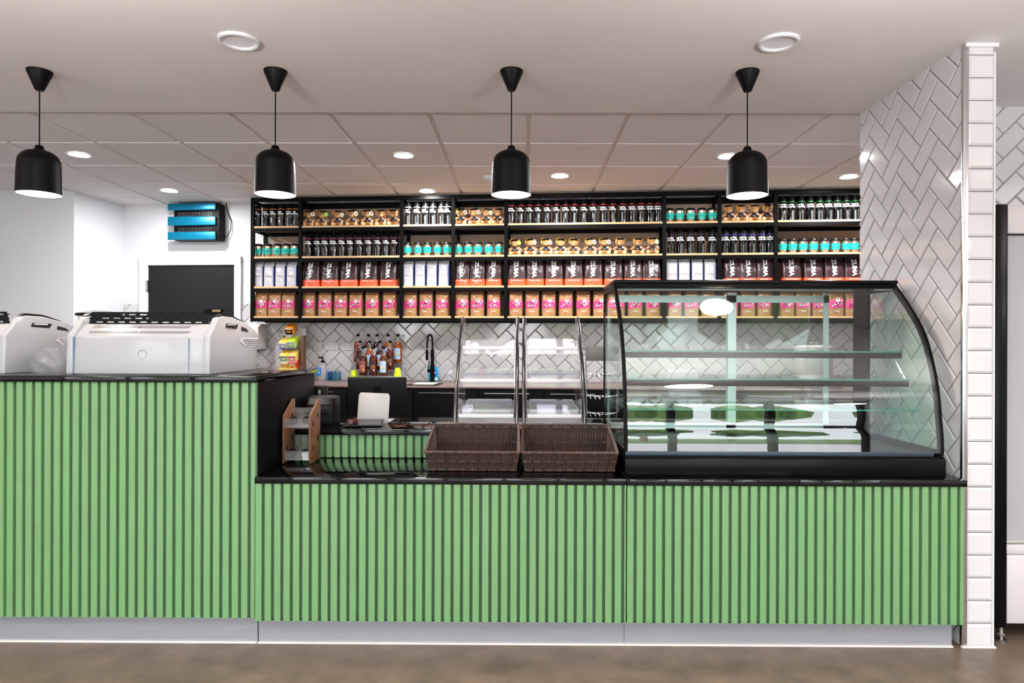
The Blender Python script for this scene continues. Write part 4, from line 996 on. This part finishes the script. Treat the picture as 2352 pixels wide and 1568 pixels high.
mb = MB(); mb.tube([(0, -.032, .10), (0, -.012, .125), (0, .012, .14)], .008, 10); mb.build('hinge_arm', 'pale', tl)
# customer tablet
ct = empty('tablet', (at(836, 970, 3.56).x, 3.56, ZW + .0006), .05); tag(ct, 'black tablet lying tilted in front of the till stand', 'tablet')
X = R(.12, 'X')
MB().box(-.098, .098, -.066, .066, .013, .019, bev=.0025, Mx=X).build('shell', 'darkgrey', ct); MB().box(-.096, .096, -.064, .064, .0192, .0205, Mx=X).build('screen', 'screen', ct, smooth=0)
MB().box(-.06, .06, -.03, .06, 0, .012, bev=.003).build('dock', 'darkgrey', ct)
# printer
pr = empty('receipt_printer', (-1.09, 3.66, ZW + .0006), .06); tag(pr, 'black receipt printer beside the bar end panel', 'printer')
MB().prism([(-.10, 0), (-.10, .09), (-.06, .145), (.08, .145), (.1, .12), (.1, 0)], -.072, .072, 'X', bev=.006).build('housing', 'blackplastic', pr)
MB().prism([(-.085, .114), (-.055, .150), (.05, .150), (.05, .146), (-.06, .145), (-.09, .11)], -.06, .055, 'X', bev=.001).build('lid', 'darkgrey', pr)
MB().box(-.06, .06, -.104, -.1005, .06, .068).build('paper_slot', 'blackgloss', pr, smooth=0)
bx = empty('card_machine', (at(737, 897, 3.90).x, 3.885, ZW + .0006)); tag(bx, 'small upright black device with pale sticker behind the printer', 'card machine')
MB().box(-.05, .035, -.05, .05, 0, .19, bev=.008).build('housing', 'blackplastic', bx); MB().box(.005, .018, -.0515, -.0505, .145, .17).build('sticker', 'pale', bx, smooth=0)
# cables
def cable(pts, lab): tag(MB().tube(pts, .0028, 6).build('cable', 'blackplastic'), lab, 'cable')
z = ZW + .004
cable([(-1.0, 3.60, z), (-.97, 3.55, z), (-.93, 3.54, z + .003), (-.90, 3.57, z), (-.93, 3.64, z), (-.99, 3.66, z)], 'black cable looping between the receipt printer and tablet')
cable([(-.735, 3.66, z), (-.70, 3.62, z), (-.66, 3.66, z + .004), (-.69, 3.72, z), (-.645, 3.69, z), (-.62, 3.72, z)], 'tangled black cable right of the till stand')
# wooden condiment holder
hd = empty('condiment_holder', (-1.105, 3.35, ZL + .0006)); tag(hd, 'walnut holder with clear trays beside the tall bar end', 'condiment holder')
pan = [(-.085, 0), (.075, 0), (.075, .305), (.045, .305), (-.085, .235)]
dia = [(-.045, .07), (.03, .11), (-.045, .19), (.03, .225)]
for i, x in enumerate((-.070, .060)):
    mb = MB(); mb.prism(pan, x, x + .010, 'X', bev=.0015)
    pa = mb.build('side_panel', 'walnut', hd)
    mb = MB()
    for (yy, zz) in dia: mb.prism([(yy, zz - .016), (yy + .012, zz), (yy, zz + .016), (yy - .012, zz)], x - .0006, x + .0106, 'X')
    mb.build('diamond_cutouts', 'blackpanel', pa, smooth=0)
for zz in (.015, .175):
    mb = MB(); mb.box(-.059, .059, -.08, -.077, zz, zz + .045); mb.box(-.059, .059, -.076, .07, zz, zz + .003); mb.box(-.059, .059, .067, .07, zz, zz + .045)
    mb.build('tray', 'acrylic', hd, smooth=0)
mb = MB(); mb.box(-.059, .059, .071, .0735, .02, .26); mb.build('back_sheet', 'acrylic', hd, smooth=0)
for k, (x, y, zz, lab) in enumerate(((-.03, -.035, .18, 'small round black lid in the upper tray of the walnut holder, left'), (.032, -.02, .18, 'small round black lid in the upper tray of the walnut holder, right'), (-.032, -.045, .02, 'round black lid in the lower tray of the walnut holder, left'), (.033, -.045, .02, 'round black lid in the lower tray of the walnut holder, right'))):
    o = MB().lathe([(0, 0), (.021, 0), (.024, .006), (.022, .012), (.008, .013), (0, .012)], 24, Mx=R(.9, 'X')).build('condiment_pot', 'blackplastic'); o.location = (-1.105 + x, 3.35 + y, ZL + zz + .022); tag(o, lab.replace(' lid ', ' pot '), 'pot', 'pots in the walnut holder')

# ------------------------------------------------------------------ wicker baskets
def basket(w_, name):
    o = empty(name); d_ = .315; hf, hb = .088, .178; rnd = random.Random(5)
    tw, td = w_ / 2, d_; bw, by0, by1 = w_ / 2 - .016, .022, d_ - .012
    def side(t, edge):   # point on rim (1) or base (0)
        pass
    # walls as (base a, base b, top a, top b)
    A0, B0, C0, D0_ = (-bw, by0, 0), (bw, by0, 0), (bw, by1, 0), (-bw, by1, 0)
    A1, B1, C1, D1_ = (-tw, 0, hf), (tw, 0, hf), (tw - .004, td, hb), (-tw + .004, td, hb)
    V = Vector
    mb = MB(); mbd = MB()
    for (p0, p1, q0, q1, n) in ((A0, B0, A1, B1, 56), (D0_, C0, D1_, C1, 56), (A0, D0_, A1, D1_, 40), (B0, C0, B1, C1, 40)):
        p0, p1, q0, q1 = V(p0), V(p1), V(q0), V(q1)
        nrm = (p1 - p0).cross(q0 - p0).normalized()
        mbd.mesh([p0, p1, q1, q0], [(0, 1, 2, 3)])
        for k in range(n):
            t = (k + .5) / n; j = rnd.uniform(-.25, .25) / n; L = rnd.uniform(.55, 1.1) / n
            P_, Q_ = p0.lerp(p1, min(1, max(0, t + j))), q0.lerp(q1, min(1, max(0, t + L + j)))
            ph = (-1) ** k * .0042; pts = []
            for s in range(5): u = s / 4; pts.append(P_.lerp(Q_, u) + nrm * (ph * math.cos(u * PI * 2)))
            mb.tube(pts, rnd.uniform(.0023, .0032), 5)
        for lv in (.04, .5, .93):
            a_, b2_ = p0.lerp(q0, lv), p1.lerp(q1, lv); pts = [a_.lerp(b2_, s / 24) + nrm * (.0042 * math.sin(s * 2.2)) for s in range(25)]
            mb.tube(pts, .0028, 5); mb.tube([p_ - nrm * .009 * 0 + V((0, 0, .005)) for p_ in pts], .0026, 5)
    mbd.mesh([A0, B0, C0, D0_], [(0, 1, 2, 3)]); mbd.box(-bw, bw, by0, by1, .0, .006)
    mb.build('woven_canes', 'wicker', o); mbd.build('gap_shade_sheets', 'wickerdark', o, smooth=0)  # dark sheets behind the canes: shade in the gaps put into colour
    mb = MB(); loop = [A1, B1, C1, D1_]
    for i in range(4):
        a_, b2_ = V(loop[i]), V(loop[(i + 1) % 4]); L = (b2_ - a_).length; n = int(L / .0082); dr = (b2_ - a_).normalized()
        mb.tube([a_, b2_], .0065, 6)
        for k in range(n):
            c = a_ + dr * (L * (k + .5) / n); sdw = V((0, 0, 1)).cross(dr).normalized(); X_ = Matrix((dr, sdw, dr.cross(sdw))).transposed().to_4x4()
            mb.ball((0, 0, 0), (.0038, .0085, .0095), 1, Mx=T(*c) @ X_ @ R(.5, 'Y') @ R(rnd.uniform(-.1, .3)))
    mb.build('braided_rim', 'wicker', o)
    return o
bk = basket(.432, 'wicker_basket'); bk.location = (at(1085, 1081, 3.09).x, 3.065, ZL + .0045); tag(bk, 'dark wicker basket on the left of the pair', 'basket', 'wicker baskets on the low worktop')
bk = basket(.440, 'wicker_basket'); bk.location = (at(1308, 1081, 3.09).x, 3.060, ZL + .0045); tag(bk, 'dark wicker basket on the right, against the display case', 'basket', 'wicker baskets on the low worktop')

# ------------------------------------------------------------------ acrylic pastry displays
def pastry(x0, x1, lab):
    o = empty('pastry_display', ((x0 + x1) / 2, 3.47, ZW + .0006)); tag(o, lab, 'display stand', 'acrylic displays behind the baskets'); hw = (x1 - x0) / 2
    crv = [(.012, 0), (.04, .09), (.10, .20), (.19, .32), (.29, .43), (.40, .535), (.485, .59)]
    for s in (-1, 1):
        MB().tube([(s * hw, y, z) for y, z in crv], .0095, 10).build('curved_rail', 'chromedark', o)
        mb = MB(); mb.prism([(y + .005, z) for y, z in crv] + [(.485, 0)], s * (hw - .014) - .0015, s * (hw - .014) + .0015, 'X'); mb.build('side_panel', 'acrylic', o, smooth=0)
    for z, y in ((.055, .035), (.235, .135), (.41, .27)):
        w2 = hw - .018; mb = MB(); mb.box(-w2, w2, y, y + .003, z - .028, z + .018); mb.box(-w2, w2, y + .004, .47, z - .004, z)
        mb.box(-w2, w2, .465, .468, z, z + .05); tr_ = mb.build('tray', 'milky', o, smooth=0)
        MB().box(-w2, w2, y - .004, y - .0005, z - .004, z + .014, bev=.001).build('white_strip', 'strip', tr_)
        mb = MB(); 
        for (a_, b2_) in ((-w2 + .015, w2 - .015),):
            yb = y + .02; mb.box(a_, b2_, yb, yb + .003, z + .001, z + .035); mb.box(a_, b2_, .44, .443, z + .001, z + .06); mb.box(a_, a_ + .003, yb, .44, z + .001, z + .045); mb.box(b2_ - .003, b2_, yb, .44, z + .001, z + .045); mb.box(a_, b2_, yb, .44, z + .001, z + .003)
        mb.build('inner_bin', 'acrylic', tr_, smooth=0)
M['chromedark'] = mat('dark_chrome', (84, 82, 84), .22, metal=.9)
pastry(at(1044, 970, 3.48).x, at(1187, 970, 3.48).x, 'tiered clear acrylic display behind the left basket')
pastry(at(1203, 970, 3.48).x, at(1344, 970, 3.48).x, 'tiered clear acrylic display behind the right basket')

# wire snack rack
rk = empty('wire_rack', (at(1371, 960, 3.90).x, 3.90, ZW + .0006)); tag(rk, 'chrome wire snack rack between the acrylic display and glass case', 'rack')
mb = MB()
for s in (-1, 1): mb.tube([(s * .065, .03, .42), (s * .055, .03, 0), (s * .07, -.02, .003)], .003, 6)
mb.tube([(-.07, -.02, .004), (.07, -.02, .004)], .003, 6); mb.build('frame', 'chrome', rk)
mb = MB(); mb.box(-.065, .05, .022, .026, .34, .425, bev=.001); mb.build('header_plate', mat('dull_steel', (120, 118, 114), .5, metal=.6), rk)
for z in (.03, .13, .26):
    mb = MB(); mb.tube([(-.06, .026, z + .03), (-.06, -.02, z + .02), (-.03, -.045, z + .01), (.035, -.045, z), (.06, -.02, z + .01), (.06, .026, z + .03)], .0024, 6)
    for k in range(4): x = -.04 + k * .026; mb.tube([(x, .026, z + .005), (x + .004, -.02, z - .012), (x + .008, -.04, z + .006)], .002, 5)
    mb.tube([(-.06, .026, z + .005), (.06, .026, z + .005)], .002, 5); mb.build('wire_basket', 'chrome', rk)

# ------------------------------------------------------------------ curved glass display case
DX0, DX1, DB = .466, 1.905, 3.815
PR = [(3.016, .862), (3.020, .94), (3.029, 1.002), (3.051, 1.149), (3.106, 1.311), (3.171, 1.428), (3.276, 1.542), (3.404, 1.655)]
def smoothc(P_, n=6):
    out = []
    for i in range(len(P_) - 1):
        p0 = P_[max(0, i - 1)]; p1 = P_[i]; p2 = P_[i + 1]; p3 = P_[min(len(P_) - 1, i + 2)]
        for k in range(n):
            t = k / n; out.append(tuple(.5 * (2 * p1[j] + (p2[j] - p0[j]) * t + (2 * p0[j] - 5 * p1[j] + 4 * p2[j] - p3[j]) * t * t + (3 * p1[j] - p0[j] - 3 * p2[j] + p3[j]) * t ** 3) for j in (0, 1)))
    return out + [P_[-1]]
CV = smoothc(PR)
def offs(P_, d):
    out = []
    for i, p in enumerate(P_):
        a_, b2_ = P_[max(0, i - 1)], P_[min(len(P_) - 1, i + 1)]; t = Vector((b2_[0] - a_[0], b2_[1] - a_[1])).normalized(); out.append((p[0] + t.y * d, p[1] - t.x * d))
    return out
dc = empty('display_case', ((DX0 + DX1) / 2, 3.4, ZL)); tag(dc, 'black-framed curved glass display case on the low counter', 'display case')
z0 = ZL + .0006
mb = MB(); mb.box(DX0, DX1, 3.0, DB, z0, .838, bev=.004); mb.box(DX0 + .004, DX1 - .004, 3.006, DB - .004, .839, .846); rel(mb.build('base', 'blackgloss'), dc)
rel(MB().box(DX0 + .002, DX1 - .05, 3.010, 3.03, .847, .866, bev=.002).build('front_trim', mat('blue_grey_trim', (40, 52, 66), .35, metal=.4), None), dc)
rel(MB().box(DX0 + .03, DX1 - .03, 3.05, DB - .03, .847, .852).build('deck', 'blackgloss', smooth=0), dc)
# roof
rel(MB().box(DX0, DX1, 3.390, DB, 1.658, 1.676, bev=.004).build('roof', 'blackgloss'), dc)
rel(MB().box(DX0 + .01, DX1 - .01, 3.392, 3.425, 1.632, 1.657, bev=.003).build('top_rail', 'blackmetal'), dc)
rel(MB().box(DX0 + .03, DX1 - .12, 3.60, 3.66, 1.640, 1.656, bev=.003).build('light_bar', 'alum'), dc)
for i, x in enumerate((DX0, DX1 - .014)):
    inn = offs(CV, .030); poly = CV + [(DB, 1.657), (DB, 1.630)] + [(3.43, 1.630)] + inn[::-1][1:] if False else None
    # frame as quads between outer and inner profile, then top, back, bottom bars
    mb = MB(); n = len(CV); vs, fs = [], []
    for (o_, i_) in zip(CV, inn): vs += [(x, o_[0], o_[1]), (x, i_[0], i_[1]), (x + .014, o_[0], o_[1]), (x + .014, i_[0], i_[1])]
    for k in range(n - 1):
        a_ = 4 * k; b2_ = a_ + 4; fs += [(a_, a_ + 1, b2_ + 1, b2_), (a_ + 2, b2_ + 2, b2_ + 3, a_ + 3), (a_, b2_, b2_ + 2, a_ + 2), (a_ + 1, a_ + 3, b2_ + 3, b2_ + 1)]
    mb.mesh(vs, fs); mb.box(x, x + .014, 3.40, DB, 1.625, 1.657); mb.box(x, x + .014, DB - .025 if i else DB - .006, DB, .85, 1.657); mb.box(x, x + .014, 3.02, DB, .847, .872)
    if i: mb.box(x - .002, x + .012, DB - .16, DB, .85, 1.657)
    rel(mb.build('end_frame', 'blackmetal'), dc)
    pin = [(p_[0] + .0, p_[1]) for p_ in offs(CV, .012)]
    xg = x + .005; mb = MB(); mb.prism(pin + [(DB - .01, 1.64), (DB - .01, .87)], xg, xg + .004, 'X'); rel(mb.build('end_glass', 'glass', smooth=0), dc)
# curved front pane, with thickness
mb = MB(); ci = offs(CV, .005); vs, fs = [], []
for (o_, i_) in zip(CV, ci): vs += [(DX0 + .012, o_[0], o_[1]), (DX1 - .012, o_[0], o_[1]), (DX0 + .012, i_[0], i_[1]), (DX1 - .012, i_[0], i_[1])]
for k in range(len(CV) - 1): a_ = 4 * k; b2_ = a_ + 4; fs += [(a_, a_ + 1, b2_ + 1, b2_), (a_ + 3, a_ + 2, b2_ + 2, b2_ + 3)]
mb.mesh(vs, fs); rel(mb.build('curved_glass', 'glassfront', smooth=80), dc)
# shelves
for z, y0 in ((1.310, 3.30), (1.175, 3.24), (1.036, 3.16)):
    thin = z < 1.1
    sh = rel(MB().box(DX0 + .02, DX1 - .025, y0 + .002, 3.70, z + .001, z + .007).build('glass_shelf', 'glassgreen', smooth=0), dc)
    a_ = MB().box(DX0 + .02, DX1 - .025, y0, y0 + .0018, z + .001, z + .008).build('green_edge', 'edgegreen', sh, smooth=0)
    if not thin: MB().box(DX0 + .02, DX1 - .028, y0 + .002, y0 + .022, z - .028, z, bev=.002).build('front_rail', 'blackmetal', sh)
# rear sliding doors
for k, (a_, b2_) in enumerate(((DX0 + .02, 1.19), (1.165, DX1 - .17))):
    y = DB - .02 - .014 * k; d_ = MB()
    d_.box(a_, a_ + .035 * k + .012, y, y + .01, .87, 1.64); d_.box(b2_ - .028, b2_, y, y + .01, .87, 1.64); d_.box(a_, b2_, y, y + .01, 1.585, 1.625); d_.box(a_, b2_, y, y + .01, .87, .90)
    dd = rel(d_.build('sliding_door', 'alum', smooth=0), dc); MB().box(a_ + .012, b2_ - .02, y + .003, y + .006, .90, 1.59).build('door_glass', 'glassdoor', dd, smooth=0)
mb = MB(); mb.prism([(1.79, 3.40), (1.885, 3.40), (1.875, 3.3925), (1.80, 3.3925)], 1.626, 1.631, 'Z'); rel(mb.build('lock_tab', 'pale', smooth=0), dc)

# ------------------------------------------------------------------ fridge on the right
fx0 = 2.145; fr_ = empty('open_fridge', (fx0 + .4, 3.35, 0)); tag(fr_, 'tall black-framed open fridge with blind down at right edge', 'fridge')
rel(MB().box(fx0, fx0 + .055, 3.03, 3.72, .07, 1.99, bev=.006).build('side_frame', 'blackgloss'), fr_)
rel(MB().box(fx0 + .055, fx0 + .85, 3.10, 3.72, .07, 1.99, bev=.004).build('cabinet', 'blackgloss'), fr_)
rel(MB().box(fx0 + .06, fx0 + .85, 3.05, 3.095, 1.86, 1.985, bev=.004).build('canopy', 'fridgewhite'), fr_)
rel(MB().box(fx0 + .06, fx0 + .85, 3.075, 3.085, .46, 1.855).build('blind', 'fridgepanel', smooth=0), fr_)
rel(MB().box(fx0 + .06, fx0 + .85, 3.06, 3.09, .445, .46, bev=.003).build('blind_bar', 'pale'), fr_)
rel(MB().box(fx0 + .06, fx0 + .85, 3.05, 3.095, .40, .442, bev=.002).build('bumper', 'fridgewhite'), fr_)
rel(MB().box(fx0 + .06, fx0 + .85, 3.04, 3.095, .085, .397, bev=.008).build('lower_panel', 'fridgewhite'), fr_)
mb = MB(); mb.lathe([(.02, 0), (.022, .01), (.008, .014), (.008, .072), (0, .072)], 12, Mx=T(fx0 + .05, 3.06, .0)); mb.lathe([(.016, .03), (.016, .038)], 6, Mx=T(fx0 + .05, 3.06, .0)); rel(mb.build('foot', 'steel'), fr_)
mb = MB(); mb.lathe([(.02, 0), (.022, .01), (.008, .014), (.008, .072), (0, .072)], 12, Mx=T(fx0 + .05, 3.6, .0)); rel(mb.build('foot', 'steel'), fr_)
mb = MB(); mb.lathe([(.02, 0), (.022, .01), (.008, .014), (.008, .072), (0, .072)], 12, Mx=T(fx0 + .8, 3.2, .0)); rel(mb.build('foot', 'steel'), fr_)
